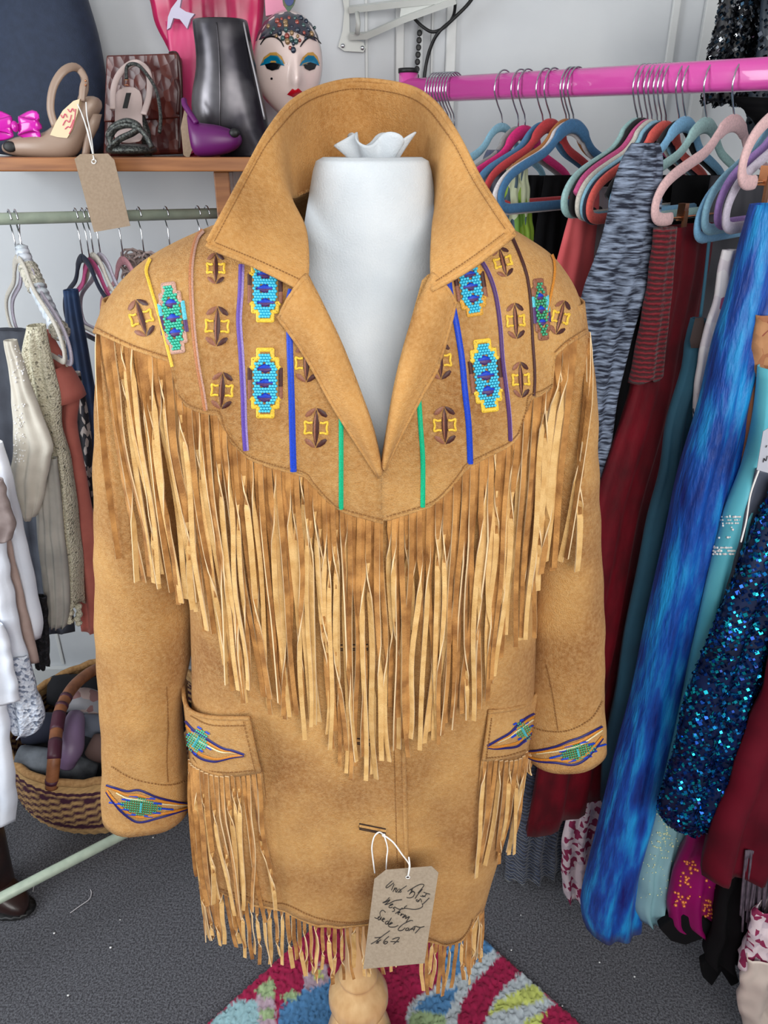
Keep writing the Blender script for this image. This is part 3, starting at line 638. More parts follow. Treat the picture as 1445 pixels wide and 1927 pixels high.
def yoke_fringe(cols, u0, u1, n, bot, seed, wd=.0066, lean=0.0):
    rs = random.Random(seed); us = [lerp(u0, u1, (i + .5 + rs.uniform(-.15, .15)) / n) for i in range(n)]
    for k_, (u, p, tg) in enumerate(edge_points(cols, us)):
        vb = poly_interp(bot, u) + rs.uniform(-26, 22); q = P(u, vb, min(p.y, surf_front(p.x, 1.0) if surf_front(p.x, 1.0) < 5 else p.y))
        tw = rs.choice((0, pi, -pi, pi, -pi, .3, -.3, pi * .9, -pi * 1.1, 1.0))
        fringe_strip(p + Vector((0, .0005, .004)), q.z, wd * rs.uniform(.85, 1.15), tw, rs, tg, lean + rs.uniform(-.035, .035), layer=(0, .0045, .002, .0065)[k_ % 4])
BOT_LS = [(170, 1062), (215, 1090), (240, 1085), (275, 1128), (300, 1135), (330, 1130)]
BOT_LB = [(337, 1180), (356, 1225), (385, 1290), (435, 1312), (480, 1316), (500, 1335), (575, 1366), (620, 1395), (650, 1448), (675, 1430), (720, 1440)]
BOT_RB = [(728, 1330), (755, 1390), (790, 1392), (830, 1372), (905, 1336), (950, 1272), (970, 1245), (990, 1222), (1036, 1175)]
BOT_RS = [(1036, 1160), (1045, 1095), (1075, 1062), (1095, 1060), (1120, 1045)]
yoke_fringe(yl, 172, 322, 17, BOT_LS, 21, .0072); yoke_fringe(yl, 326, 722, 47, BOT_LB, 22); yoke_fringe(yr, 728, 1036, 37, BOT_RB, 23); yoke_fringe(yr, 1040, 1104, 10, BOT_RS, 24, .0085)
def low_fringe(edge, n, ln, seed, wd, jit=.02, lean=0.0, free=True, yoff=0):
    rs = random.Random(seed); L_ = [0]
    for a, b in zip(edge, edge[1:]): L_.append(L_[-1] + (b - a).length)
    for i in range(n):
        s = (i + .5) / n * L_[-1]; j = max(k for k in range(len(L_) - 1) if L_[k] <= s); a, b = edge[j], edge[j + 1]; p = a.lerp(b, (s - L_[j]) / max(1e-9, L_[j + 1] - L_[j]))
        tg = b - a; tg.z = 0; l = ln(i / n) if callable(ln) else ln
        fringe_strip(p + Vector((0, yoff, .003)), p.z - l + rs.uniform(-jit, jit), wd * rs.uniform(.8, 1.15), rs.choice((0, pi, -pi, .6, -.7, 2.2)), rs, tg.normalized(), lean + rs.uniform(-.06, .06), free)
low_fringe([c[-1] for c in pkl[3:]], 19, lambda t: .24 + .055 * t, 31, .0072, .018, 0, False)
low_fringe([c[-1] for c in pkr], 15, lambda t: .22 - .02 * t, 32, .0072, .02, -.02, False)
low_fringe([c[-1] for c in bl], 52, .125, 33, .0068, .022); low_fringe([c[-1] for c in br][6:], 25, .125, 34, .0068, .02)
low_fringe([Vector((p.x, p.y, .60)) for p in [c[-1] for c in bb]], 26, .10, 35, .0085, .015)
low_fringe([surf(SL, a, SL[-1][0] + .02, 2.2, .002) for a in (pi * 1.62, pi * 1.72, pi * 1.8)], 3, .06, 36, .008)
low_fringe([surf(SR, a, SR[-1][0] + .02, 2.2, .002) for a in (pi * 1.25, pi * 1.35, pi * 1.42)], 3, .07, 37, .008)

# --- swing tag on the coat
M_kraft = mat('grey_brown_card', (158, 142, 124), (146, 130, 112), rough=.9, scale=220, c3=(176, 160, 140), scale3=320, f3=.5)
M_string = mat('white_cotton_string', (240, 240, 238), rough=.8)
M_ink = mat('black_ink', (22, 20, 22), rough=.5)
ptag = empty('price_tag', P(748, 1650, .722)); tag(ptag, 'kraft card price tag with black handwriting, tied to the lowest coat buttonhole', 'price tag')
def tagpt(cx, cy, off=0.0):                       # a point of the tag from its place in a close-up of the photograph
    u, v = 670 + cx * 170 / 1170, 1550 + cy * 280 / 1927
    return P(u, v, .742 - .030 * (v - 1630) / 190 - off)
outl = [tagpt(*p) for p in [(237, 718), (385, 600), (978, 552), (1066, 635), (885, 1808), (92, 1884)]]
nrm = (outl[1] - outl[0]).cross(outl[4] - outl[0]).normalized()
if nrm.y < 0: nrm = -nrm
MB().slab(outl, nrm, .0007).obj('card', M_kraft, ptag, smooth=False)
hc = tagpt(670, 690, .0006); MB().tube([hc + Vector((.0028 * math.cos(2*pi*i/16), -.0004, .0028 * math.sin(2*pi*i/16))) for i in range(16)], .0006, 6, closed=True).obj('eyelet', M_string, ptag)
MB().slab([hc + Vector((.0023 * math.cos(2*pi*i/14), 0, .0023 * math.sin(2*pi*i/14))) for i in range(14)], (0, -1, 0), .0003).obj('hole', M_slit, ptag, smooth=False)
knot = hit(T_body, 670 + 360 * 170 / 1170, 1550 + 100 * 280 / 1927, .004)
def strpt(cx, cy, y): return P(670 + cx * 170 / 1170, 1550 + cy * 280 / 1927, y)
ky = knot.y
MB().tube(catmull([knot, strpt(300, 110, ky - .004), strpt(235, 170, ky - .006), strpt(205, 300, ky - .006), strpt(215, 430, ky - .004), strpt(232, 560, ky - .004), strpt(243, 640, ky - .005)], 30), .0011, 6).obj('string', M_string, ptag)
MB().tube(catmull([knot, strpt(385, 220, ky - .005), strpt(408, 330, ky - .006), strpt(396, 450, ky - .008), strpt(392, 600, ky - .006)], 24), .0010, 6).obj('string', M_string, ptag)
MB().tube(catmull([knot, strpt(480, 240, ky - .006), strpt(590, 390, ky - .010), strpt(680, 510, .736), strpt(688, 580, .732), strpt(672, 680, .733)], 30), .0012, 6).obj('string', M_string, ptag)
MB().tube(catmull([strpt(672, 680, .7375), strpt(695, 560, .730), strpt(682, 430, .737)], 14), .0011, 6).obj('string', M_string, ptag)
MB().sphere(knot, .0028, 8, 6).obj('knot', M_string, ptag)
strokes = [ # Vint
 [(468, 740), (404, 798), (386, 826), (402, 832), (440, 806), (488, 768)], [(492, 785), (474, 826), (458, 862)], [(504, 830), (490, 858), (478, 882)], [(490, 860), (516, 836), (526, 842), (512, 872), (520, 888), (548, 850)], [(655, 805), (590, 850), (540, 895)], [(560, 845), (580, 870), (583, 885), (560, 890)],
 # Af Fah
 [(668, 880), (720, 845), (820, 790), (878, 792), (860, 830), (800, 900)], [(735, 830), (720, 870), (690, 920)], [(700, 905), (740, 880), (760, 900), (740, 945), (700, 962), (655, 960)], [(700, 850), (745, 885), (760, 895)], [(858, 850), (800, 920), (765, 970)], [(875, 890), (915, 905), (958, 915)], [(915, 905), (880, 945), (832, 940)], [(900, 950), (855, 930)], [(815, 1005), (785, 985), (780, 1000), (805, 1012), (835, 975), (850, 1020)], [(948, 962), (880, 1030), (855, 1045)], [(850, 1040), (862, 1045), (860, 1075), (820, 1100), (760, 1112), (690, 1105), (625, 1090), (660, 1062)],
 # Western
 [(432, 958), (390, 1000), (345, 1025), (385, 1015), (440, 985), (405, 1025), (372, 1050), (430, 1035), (500, 1000), (595, 985)], [(440, 1062), (475, 1050), (470, 1040), (440, 1055), (425, 1085), (450, 1090), (470, 1080)], [(510, 1080), (480, 1095), (500, 1110), (490, 1135), (465, 1140)], [(600, 1090), (560, 1130), (510, 1165)], [(500, 1080), (560, 1110), (640, 1095)], [(545, 1160), (570, 1150), (560, 1140), (540, 1165), (555, 1180)], [(590, 1165), (575, 1195), (600, 1175), (620, 1180)], [(640, 1180), (600, 1220), (650, 1195), (640, 1230), (690, 1205), (665, 1250), (645, 1280)],
 # Suede
 [(382, 1150), (345, 1122), (312, 1150), (310, 1200), (270, 1230), (240, 1215)], [(292, 1204), (284, 1236), (300, 1248), (326, 1214)], [(328, 1210), (318, 1250)], [(340, 1250), (370, 1235), (355, 1225), (335, 1255), (360, 1272)], [(420, 1264), (392, 1268), (378, 1292), (398, 1303), (425, 1275)], [(458, 1222), (428, 1272), (412, 1308)], [(425, 1310), (470, 1290), (455, 1280), (420, 1320), (440, 1340), (505, 1338), (545, 1318)],
 # Coat
 [(735, 1260), (700, 1258), (600, 1310), (545, 1370), (570, 1388), (610, 1375), (635, 1350)], [(655, 1355), (640, 1380), (665, 1385), (685, 1360), (660, 1350)], [(680, 1390), (740, 1345), (765, 1335), (745, 1390)], [(700, 1370), (760, 1365)], [(770, 1330), (830, 1345), (885, 1332)], [(835, 1345), (790, 1395), (765, 1420)],
 # £67
 [(438, 1388), (350, 1450), (262, 1520), (193, 1560)], [(240, 1480), (300, 1475), (330, 1468)], [(262, 1520), (290, 1530), (280, 1550), (260, 1545), (300, 1520), (325, 1505)], [(425, 1460), (370, 1510), (355, 1545), (380, 1560), (410, 1535), (385, 1525), (365, 1545)], [(470, 1500), (520, 1480), (562, 1480), (520, 1530), (485, 1562)], [(445, 1528), (510, 1530), (556, 1530)]]
m = MB()
for s in strokes:
    c = catmull([(a, b, 0) for a, b in s], len(s) * 5)
    m.tube([tagpt(p.x, p.y, .0006) for p in c], .00052, 5)
m.obj('handwriting', M_ink, ptag)
# ------------------------------------------------------------------ cloth and hanger builders
def garment(name, label, cat, rows, m, Y, slope=0.0, th=.03, folds=5, amp=.006, seed=1, n=40, nr=40, group=None, hem=.004, parent=None, lean=0.0, yoff=0.0):
    """hanging cloth: rows (v, uL, uR) on a vertical plane at depth Y, closed front and back, folds deepening downward"""
    H = P(rows[0][1], rows[0][0], Y); rr = smooth_rows(rows, nr); out = []; rs = random.Random(seed); ph = rs.uniform(0, 6); ph2 = rs.uniform(0, 6)
    for k, (v, ul, ur) in enumerate(rr):
        a, b = PP(ul, v, H, slope), PP(ur, v, H, slope); z = (a.z + b.z) / 2; a.z = b.z = z; d = (b - a); L_ = d.length; d.normalize(); nn = Vector((d.y, -d.x, 0))
        if nn.y > 0: nn = -nn
        t = k / (nr - 1); r = []
        half = n // 2
        for i in range(n):
            f = i / half if i < half else 2 - i / half
            sgn = 1 if i < half else -1
            prof_ = max(0, 1 - (2 * f - 1) ** 2) ** .45
            fold = amp * (.25 + .75 * t) * math.sin(2 * pi * folds * f + ph + 1.2 * math.sin(2.2 * t + ph2)) * prof_ + amp * .5 * nz(Vector((f * 3, t * 4, seed)), 1.7, seed)
            wob_ = amp * .7 * nz(Vector((t * 5, 0, seed)), 1.3, seed + (3 if f > .5 else 0))
            p = a.lerp(b, f) + d * wob_ + nn * (sgn * th * .5 * prof_ * (.7 + .5 * t) + fold)
            p.z += hem * t ** 6 * math.sin(2 * pi * folds * f + ph) if t > .6 else 0
            r.append(p)
        out.append(r)
    o = MB().loft(out, caps=False).obj(name, m, parent)
    bmt = out[0]; solidify(o, .0014, 0)
    if parent is None: tag(o, label, cat, group)
    return o
M_chrome = mat('chrome_hook', (205, 208, 214), rough=.18, metal=1)
M_brass = mat('rose_brass', (214, 150, 110), rough=.25, metal=1)
M_flock = {k: mat('velvet_flock_' + k, c, tuple(int(x * .9) for x in c), rough=.9, scale=300, sheen=.35) for k, c in dict(
    palepink=(222, 184, 184), mint=(146, 182, 182), aqua=(132, 178, 200), lightblue=(120, 172, 208), blue=(60, 108, 150), steel=(72, 120, 160), white=(206, 200, 202), ivory=(196, 190, 180), lilac=(188, 180, 196), purple=(150, 118, 182), magenta=(190, 78, 130), red=(186, 60, 66), coral=(216, 92, 84), black=(18, 18, 22), navy=(20, 26, 48), grey=(140, 140, 142), hotpink=(216, 40, 120), wood=(160, 104, 56), brown=(110, 70, 44), pink=(210, 150, 160)).items()}
HANG = [(0, .004), (.022, .000), (.045, -.014), (.066, -.036), (.09, -.052), (.13, -.068), (.172, -.086), (.197, -.103), (.212, -.125), (.213, -.145), (.204, -.158), (.185, -.163)]
def hanger(label, apex, d, color, hook_d=None, kind='bar', half=1.0, group=None, cat='hanger', rail_r=.027, hook_h=.078, w=.0085, t=.0045, drop=1.0, name='velvet_hanger'):
    """apex: world point of the frame's top; d: unit vector along the arms; hook_d: unit vector from the rail to the side the hook shows"""
    e = empty(name, apex); tag(e, label, cat, group); d = Vector(d).normalized(); A = Vector(apex); f = lambda x, z: A + d * x * half + Vector((0, 0, z * drop))
    right = [(x, z) for x, z in HANG]; left = [(-x, z) for x, z in HANG[1:]][::-1]
    up = d.cross(Vector((0, 0, 1)))
    if kind == 'bar':
        loop = left + right; pts = [f(*p) for p in loop]; m = MB()
        path = catmull(pts, 70) + [f(lerp(.17, -.17, k / 8), -.163) for k in range(9)]
        ws = [w * (1.5 if abs((q - A).dot(d)) < .05 and i < 70 else 1.0) for i, q in enumerate(path)]
        m.tube(path, ws, 8, closed=True, rb=t, up=up)
    elif kind == 'open': m = MB().tube(catmull([f(*p) for p in left[3:] + right[:-3]], 60), w, 8, rb=t, up=up)
    else:
        pth_ = catmull([f(-.16, -.163)] + [f(*p) for p in left + right] + [f(.16, -.163)], 76); m = MB().tube(pth_, [w * (1.6 if abs((q - A).dot(d)) < .045 else 1.15) for q in pth_], 10, rb=t, up=up)
    m.obj('frame', M_flock[color], e)
    if kind == 'clip':
        MB().tube([f(-.185, -.163), f(.185, -.163)], .0018, 6).obj('clip_rod', M_brass, e)
        for s in (-1, 1):
            c = f(.125 * s, -.163); n_ = up.normalized()
            MB().obox(c - d * .007 - n_ * .006 - Vector((0, 0, .005)), d * .014, n_ * .012, (0, 0, .026)).obj('clip_body', M_brass, e, smooth=False)
            MB().obox(c - d * .006 - n_ * .009 - Vector((0, 0, .048)), d * .012, n_ * .004, Vector((0, 0, .058)) + n_ * .002).obj('clip_jaw', M_flock['brown'], e, smooth=False)
    h = Vector(hook_d).normalized() if hook_d else d; r = rail_r; g = lambda x, z: A + h * x + Vector((0, 0, z))
    pts = [g(0, .002), g(0, hook_h - r * 2.0), g(.004, hook_h - r * 1.6), g(r * .75, hook_h - r * .85), g(r * 1.12, hook_h - r * .1), g(r * .95, hook_h + r * .62), g(r * .4, hook_h + r * 1.08), g(-r * .3, hook_h + r * 1.08), g(-r * .9, hook_h + r * .6), g(-r * 1.1, hook_h - r * .1)]
    MB().tube([pts[0], pts[1]] + catmull(pts[2:], 26), .0016, 6).obj('hook', M_chrome, e)
    MB().tube([A + Vector((0, 0, -.002)), A + Vector((0, 0, .010))], .0048, 8).obj('collar', M_flock[color], e)
    return e

# ------------------------------------------------------------------ left side: wooden shelf with shoes, bag, mask
M_pine = mat('varnished_pine', (172, 114, 68), (120, 70, 36), rough=.4, scale=5, stretch=(1, 14, 14), fac=(.3, .7), coat=.2)
sz0, sz1 = 1.708, 1.735; SY0, SY1 = 1.70, 2.14
xl_, xr_ = P(-160, 310, SY0).x, P(462, 310, SY0).x + .02
sh = empty('wall_shelf', (-.6, 1.9, sz0)); tag(sh, 'varnished pine wall shelf carrying shoes, handbag and painted mask', 'shelf')
bevel(MB().box((xl_, SY0, sz0), (xr_, SY1, sz1)).obj('board', M_pine, sh, smooth=False), .003)
for u in (418,):
    x = P(u, 350, 1.76).x
    bevel(MB().box((x - .017, 1.76, 1.52), (x + .017, 1.80, sz0 - .001)).obj('bracket', M_pine, sh, smooth=False), .003)
    bevel(MB().box((x - .017, 1.80, 1.672), (x + .017, SY1, sz0 - .001)).obj('bracket', M_pine, sh, smooth=False), .003)
    bevel(MB().box((x - .017, 1.80, 1.52), (x + .017, 2.14, 1.55)).obj('bracket', M_pine, sh, smooth=False), .003)
SZ = sz1 + .001
# generic shoe lofting in photo-plane coordinates: rows of rings along the foot
def ell(c, ax, ay, n=20, e=2.3): return [Vector(c) + Vector(ax) * sg(math.cos(2*pi*i/n), 2/e) + Vector(ay) * sg(math.sin(2*pi*i/n), 2/e) for i in range(n)]
def shell(name, rings, m, parent, caps=True, sub=True):
    o = MB().loft(rings, caps=caps).obj(name, m, parent)
    if sub: s_ = o.modifiers.new('smooth', 'SUBSURF'); s_.levels = s_.render_levels = 1
    return o
M_nude = mat('taupe_rubber', (160, 136, 120), rough=.38, spec=.5); M_sole_cream = mat('cream_insole', (226, 206, 170), rough=.6)
M_fuchsia = mat('glossy_fuchsia', (206, 26, 170), rough=.2, coat=.4); M_purple = mat('matt_purple_rubber', (96, 22, 96), rough=.4)
M_sandal = mat('pewter_snake', (52, 54, 54), (96, 100, 96), rough=.32, metal=.45, scale=240, fac=(.45, .6), bump=.4, bscale=300); M_greige = mat('greige_lining', (196, 176, 172), rough=.6)
M_pewter = mat('gunmetal_leather', (40, 38, 46), (150, 146, 150), rough=.3, metal=.65, scale=5, fac=(.42, .72)); M_black = mat('black_rubber', (16, 16, 18), rough=.5)
# taupe peep-toe heel pointing left, fuchsia bow
Y0 = 1.775
sho = empty('slingback_heel', P(90, 300, Y0)); tag(sho, 'taupe rubber peep-toe slingback heel with a fuchsia bow on the shelf', 'shoe')
def S(u, v, dy=0.0): return P(u, v, Y0 + dy)
prof_top = [(4, 272), (18, 262), (45, 252), (75, 254), (100, 240), (122, 212), (140, 192), (158, 182), (176, 178), (190, 188)]
prof_bot = [(4, 286), (30, 294), (70, 299), (110, 301), (136, 300), (150, 286), (160, 262), (168, 240), (180, 220), (190, 205)]
hw = [.012, .026, .036, .038, .034, .030, .028, .027, .026, .018]
rg = []
for (a, b), (c, d_), w in zip(prof_top, prof_bot, hw):
    t, q = S(a, b), S(c, d_); rg.append(ell((t + q) / 2, (t - q) / 2, Vector((0, w, 0)), 18, 2.4))
shell('upper', rg, M_nude, sho)
ins = [[S(u, v, dy) + Vector((0, -.002, .002)) for dy in (-.022, 0, .022)] for u, v in ((98, 246), (112, 226), (126, 206), (140, 191), (160, 181))]
MB().slab([S(u, v, -.035) for u, v in ((94, 254), (104, 232), (118, 208), (138, 190), (150, 186), (146, 212), (136, 244), (126, 260), (108, 258))], (0, 1, 0), .03).obj('insole', M_sole_cream, sho, smooth=False)
MB().loft([ell(S(*c), (S(*c) - S(c[0] - w, c[1])), (0, .016 * w / 14, 0), 14) for c, w in (((176, 215), 15), ((174, 240), 11), ((166, 262), 8), ((162, 285), 7), ((160, 300), 7))]).obj('heel', M_nude, sho)
pth = [S(104, 238, -.028), S(95, 205, -.028), S(100, 165, -.024), S(118, 135, -.016), S(140, 126, 0), S(156, 140, .016), S(160, 165, .02), S(152, 190, .024)]
MB().tube(catmull(pth, 30), .0080, 10, rb=.0035, up=(0, 1, 0)).obj('sling_strap', M_nude, sho)
MB().tube(catmull([S(154, 190, -.03), S(156, 165, -.026), S(160, 148, -.02), S(150, 132, -.01)], 14), .007, 8, rb=.003, up=(0, 1, 0)).obj('ankle_strap', M_nude, sho)
for v in (152, 160): MB().sphere(S(161, v, -.03), .0022, 8, 6).obj('stud', M_brass, sho)
MB().sphere(S(18, 276, -.028), .012, 12, 8, (1.2, .3, .9)).obj('toe_opening', M_black, sho)
for sx in (-1, 1):
    for sz_ in (-1, 1):
        c = S(28 + sx * 24, 236 + sz_ * 10, -.03)
        m = MB(); lp = [c + Vector((-.016 * sx * 1.0, 0, sz_ * .004)), c + Vector((.012 * sx, -.004, -.010 * sz_ * -1)), c + Vector((.022 * sx, 0, .004 * sz_)), c + Vector((.012 * sx, .006, -.008 * sz_)), c + Vector((-.014 * sx, .006, -.002))]
        m.tube(catmull(lp, 18, closed=True), .0022, 8, closed=True, rb=.011, up=(0, 0, 1)).obj('bow_loop', M_fuchsia, sho)
MB().sphere(S(28, 238, -.036), .009, 10, 8, (.8, .8, 1.2)).obj('bow_knot', M_fuchsia, sho)
m = MB(); M_pinkink = mat('pink_print', (226, 60, 120), rough=.6)
for s_ in ([(114, 216), (118, 222), (122, 214), (126, 221)], [(118, 236), (124, 226), (130, 230), (134, 216)], [(122, 243), (128, 238), (132, 240), (138, 225)], [(127, 205), (132, 211), (136, 204), (139, 210)], [(130, 252), (136, 240), (140, 225), (142, 205)]): m.tube(catmull([S(u, v, -.0365) for u, v in s_], 12), .0008, 5)
m.obj('sole_print', M_pinkink, sho)
# pewter strappy sandal facing the front
Y0 = 1.79; sd = empty('strappy_sandal', P(250, 300, Y0)); tag(sd, 'pewter snakeskin platform sandal with knotted straps facing forward', 'shoe')
c0 = P(243, 298, 1.755)
shell('platform', [ell((c0.x, 1.78, SZ + .003), (.052, 0, 0), (0, .055, 0)), ell((c0.x, 1.78, SZ + .012), (.053, 0, 0), (0, .056, 0)), ell((c0.x, 1.785, SZ + .026), (.051, 0, 0), (0, .054, 0))], M_sandal, sd)
fb = []
for t, (v, w, y) in enumerate(((270, 31, 1.76), (240, 27, 1.80), (215, 26, 1.84), (190, 27, 1.87), (172, 24, 1.885), (166, 14, 1.89))):
    cc_ = P(242, v, y); wv = (P(242 + w, v, y) - cc_).x; fb.append(ell(cc_, (wv, 0, 0), (0, .004, .006), 16, 2.4))
shell('footbed', fb, M_greige, sd)
for a in ([(212, 275), (206, 258), (220, 240), (248, 236), (272, 252), (286, 278)], [(206, 280), (225, 262), (250, 250), (262, 238), (240, 228), (215, 238), (208, 252)]):
    MB().tube(catmull([P(u, v, 1.735) for u, v in a], 28), .009, 10, rb=.006).obj('knotted_strap', M_sandal, sd)
MB().tube(catmull([P(212, 205, 1.83), P(214, 165, 1.87), P(228, 135, 1.90), P(255, 118, 1.92), P(278, 135, 1.90), P(281, 175, 1.87), P(270, 215, 1.83)], 34), .007, 8, rb=.0025, up=(0, 1, 0)).obj('heel_band', M_greige, sd)
MB().tube(catmull([P(238, 148, 1.86), P(240, 124, 1.90), P(262, 124, 1.88), P(292, 165, 1.84), P(302, 215, 1.80), P(300, 250, 1.78)], 34), .0038, 8).obj('ankle_strap', M_sandal, sd)
m = MB().tube([P(*q, 1.855) for q in ((234, 150), (242, 150), (242, 160), (234, 160))], .0012, 6, closed=True); m.obj('buckle', M_brass, sd)
MB().slab([P(u, v, 1.80 - (v - 215) * .0011) for u, v in ((239, 175), (247, 175), (240, 204), (232, 204))], (0, -1, 0), .006).obj('size_patch', M_black, sd, smooth=False)
MB().loft([ell(P(242, 185, 1.90), (.022, 0, 0), (0, .02, 0), 14), ell((c0.x, 1.90, SZ + .05), (.012, 0, 0), (0, .011, 0), 14), ell((c0.x, 1.90, SZ), (.009, 0, 0), (0, .009, 0), 14)]).obj('heel', M_sandal, sd)
# brown crocodile handbag standing on its end
M_croc = vor_mat('brown_crocodile', [(0, (78, 30, 26)), (.35, (92, 38, 30)), (.7, (70, 24, 24))], 58, .3, 0, .9, (1, 1, .7)); M_croc_e = mat('dark_brown_leather', (60, 22, 20), rough=.35)
hb = empty('handbag', P(270, 300, 1.92)); tag(hb, 'dark red-brown crocodile leather handbag standing behind the sandal', 'handbag')
o = MB().slab([P(192, 296, 1.965), P(340, 290, 1.945), P(334, 102, 1.945), P(200, 104, 1.965)], (0, 1, 0), .052).obj('body', M_croc, hb, smooth=False); bevel(o, .010, 3)
o = MB().slab([P(195, 230, 1.957), P(338, 222, 1.937), P(333, 100, 1.937), P(200, 104, 1.957)], (0, 1, 0), .006).obj('flap', M_croc, hb, smooth=False); bevel(o, .003, 2)
MB().tube(catmull([P(338, 285, 1.94), P(341, 200, 1.94), P(336, 110, 1.94), P(320, 100, 1.96)], 20), .004, 8).obj('piping', M_croc_e, hb)
MB().tube(catmull([P(331, 150, 1.927), P(337, 170, 1.924), P(334, 215, 1.927)], 12), .004, 8).obj('side_tab', M_croc_e, hb)
# second tag hanging from the taupe shoe
t2 = empty('price_tag', P(190, 300, 1.66)); tag(t2, 'blank kraft card tag hanging from the taupe shoe over the shelf edge', 'price tag')
def T2(u, v): return P(u, v, 1.662 - .05 * (v - 290) / 145)
o2 = [T2(*p) for p in ((140, 299), (151, 290), (203, 289), (215, 301), (245, 425), (177, 437))]
MB().slab(o2, (0, 1, 0), .0012).obj('card', mat('tag_card', (158, 138, 118), (148, 128, 108), rough=.9, scale=200), t2, smooth=False)
for pts in ([(177, 301), (168, 262), (158, 225), (146, 196)], [(177, 301), (172, 258), (164, 220), (162, 192)], [(177, 300), (166, 250), (154, 215)]): MB().tube(catmull([P(u, v, 1.655 if v > 285 else 1.70) for u, v in pts], 14), .0013, 6).obj('string', M_string, t2)
MB().tube([T2(177 + 4 * math.cos(a), 304 + 4 * math.sin(a)) + Vector((0, -.001, 0)) for a in [2*pi*i/12 for i in range(12)]], .0012, 6, closed=True).obj('eyelet', M_string, t2)
# purple peep-toe shoe and its tag, pewter ankle boot
ps = empty('peep_toe_shoe', P(400, 296, 1.78)); tag(ps, 'matt purple rubber peep-toe shoe in front of the pewter boot', 'shoe'); Y0 = 1.755
rg = []
for (a, b), (c, d_), w in zip([(350, 208), (362, 222), (375, 232), (400, 232), (430, 240), (448, 250), (455, 258)], [(358, 240), (362, 290), (375, 297), (400, 296), (430, 290), (448, 280), (455, 268)], [.014, .03, .036, .038, .034, .026, .012]):
    t, q = S(a, b), S(c, d_); rg.append(ell((t + q) / 2, (t - q) / 2, (0, w, 0), 18, 2.4))
shell('upper', rg, M_purple, ps)
MB().sphere(S(441, 250, -.026), .011, 12, 8, (1, .5, .8)).obj('toe_opening', M_black, ps)
MB().tube(catmull([S(370, 232, -.02), S(358, 214, -.01), S(348, 198, 0), S(346, 188, .01)], 14), .006, 8).obj('strap', M_purple, ps)
shell('sole', [ell(S(400, 297), (.055, 0, 0), (0, .034, 0), 16), ell(S(400, 301), (.055, 0, 0), (0, .034, 0), 16)], M_black, ps)
t3 = tag(MB().slab([P(u, v, 1.77) for u, v in ((345, 292), (340, 240), (347, 206), (377, 246), (355, 298))], (0, 1, 0), .0012).obj('price_tag', MATS['tag_card'], smooth=False), 'small tan card tag tucked against the purple shoe', 'price tag')
bt = empty('ankle_boot', P(430, 300, 1.86)); tag(bt, 'pewter metallic leather ankle boot with a front seam standing on the shelf', 'boot'); Y0 = 1.845
rg = []
for v, ul, ur, d_ in ((40, 366, 462, .045), (44, 365, 464, .047), (90, 372, 472, .050), (130, 374, 480, .052), (165, 366, 488, .054), (200, 362, 496, .054), (230, 368, 502, .052), (262, 390, 510, .046), (285, 410, 520, .040), (298, 420, 526, .038)):
    a, b = S(ul, v), S(ur, v); rg.append(ell((a + b) / 2, (b - a) / 2, (0, d_, 0), 28, 2.3))
o = shell('shaft', rg, M_pewter, bt, caps=False); solidify(o, .003)
MB().tube(catmull([S(407, 42, -.051), S(412, 100, -.056), S(414, 180, -.06), S(414, 240, -.056), S(430, 290, -.045)], 26), .0016, 6).obj('front_seam', M_pewter, bt)
MB().tube(catmull([S(458, 42, -.025), S(468, 90, -.028), S(482, 150, -.03), S(498, 225, -.03)], 20), .0024, 6).obj('zip_seam', mat('pewter_edge', (150, 148, 152), rough=.45, metal=.5), bt)
shell('sole', [ell(S(472, 298), (.062, 0, 0), (0, .042, 0), 18), ell(S(472, 304), (.062, 0, 0), (0, .042, 0), 18)], M_black, bt)
# painted mask with jewelled headpiece and a feather
M_porc = mat('porcelain_white', (232, 210, 204), rough=.3, coat=.4); M_paint = {k: mat('mask_paint_' + k, c, rough=.25, coat=.4) for k, c in dict(black=(12, 12, 18), teal=(0, 116, 156), gold=(196, 150, 70), red=(190, 16, 34), hair=(60, 58, 72)).items()}
M_gem = {k: mat('jewel_' + k, c, rough=.15, metal=.3, coat=.5) for k, c in dict(a=(60, 90, 90), b=(150, 70, 60), c=(40, 52, 70), d=(150, 120, 84)).items()}
mk_ = empty('painted_mask', P(540, 300, 1.84)); tag(mk_, 'white painted face mask with blue eyelids, red lips and jewelled headpiece', 'mask')
MY = 1.94
def face_r(u, v):                                  # the face as a relief over its plane
    x, y = (u - 541) / 66, (v - 120) / 102
    if v > 160: x = x / max(.35, 1 - .50 * ((v - 160) / 70) ** 1.4)
    q = x * x + y * y
    d = .062 * math.sqrt(max(0, 1 - q)) if q < 1 else 0
    d += .020 * math.exp(-((u - 560) / 11) ** 2) * math.exp(-((v - 150) / 22) ** 2) + .010 * math.exp(-((u - 558) / 8) ** 2) * (1 / (1 + math.exp((v - 160) / 6))) * (1 / (1 + math.exp((100 - v) / 6)))
    d -= .007 * sum(math.exp(-((u - c) / 17) ** 2 - ((v - 116) / 11) ** 2) for c in (513, 584))
    d += .006 * math.exp(-((u - 556) / 14) ** 2 - ((v - 174) / 7) ** 2)
    return d
def fp(u, v, off=0): return P(u, v, MY - face_r(u, v) - off)
vs, fs = [], []; NA, NR_ = 56, 22
for j in range(NR_ + 1):
    for i in range(NA):
        r = j / NR_; a = 2 * pi * i / NA; y = math.sin(a) * r; v = 120 + 102 * y; x = math.cos(a) * r
        s_ = max(.35, 1 - .50 * (max(0, v - 160) / 70) ** 1.4); vs.append(fp(541 + 66 * x * s_, v))
for j in range(NR_):
    for i in range(NA): fs.append((j * NA + i, j * NA + (i + 1) % NA, (j + 1) * NA + (i + 1) % NA, (j + 1) * NA + i))
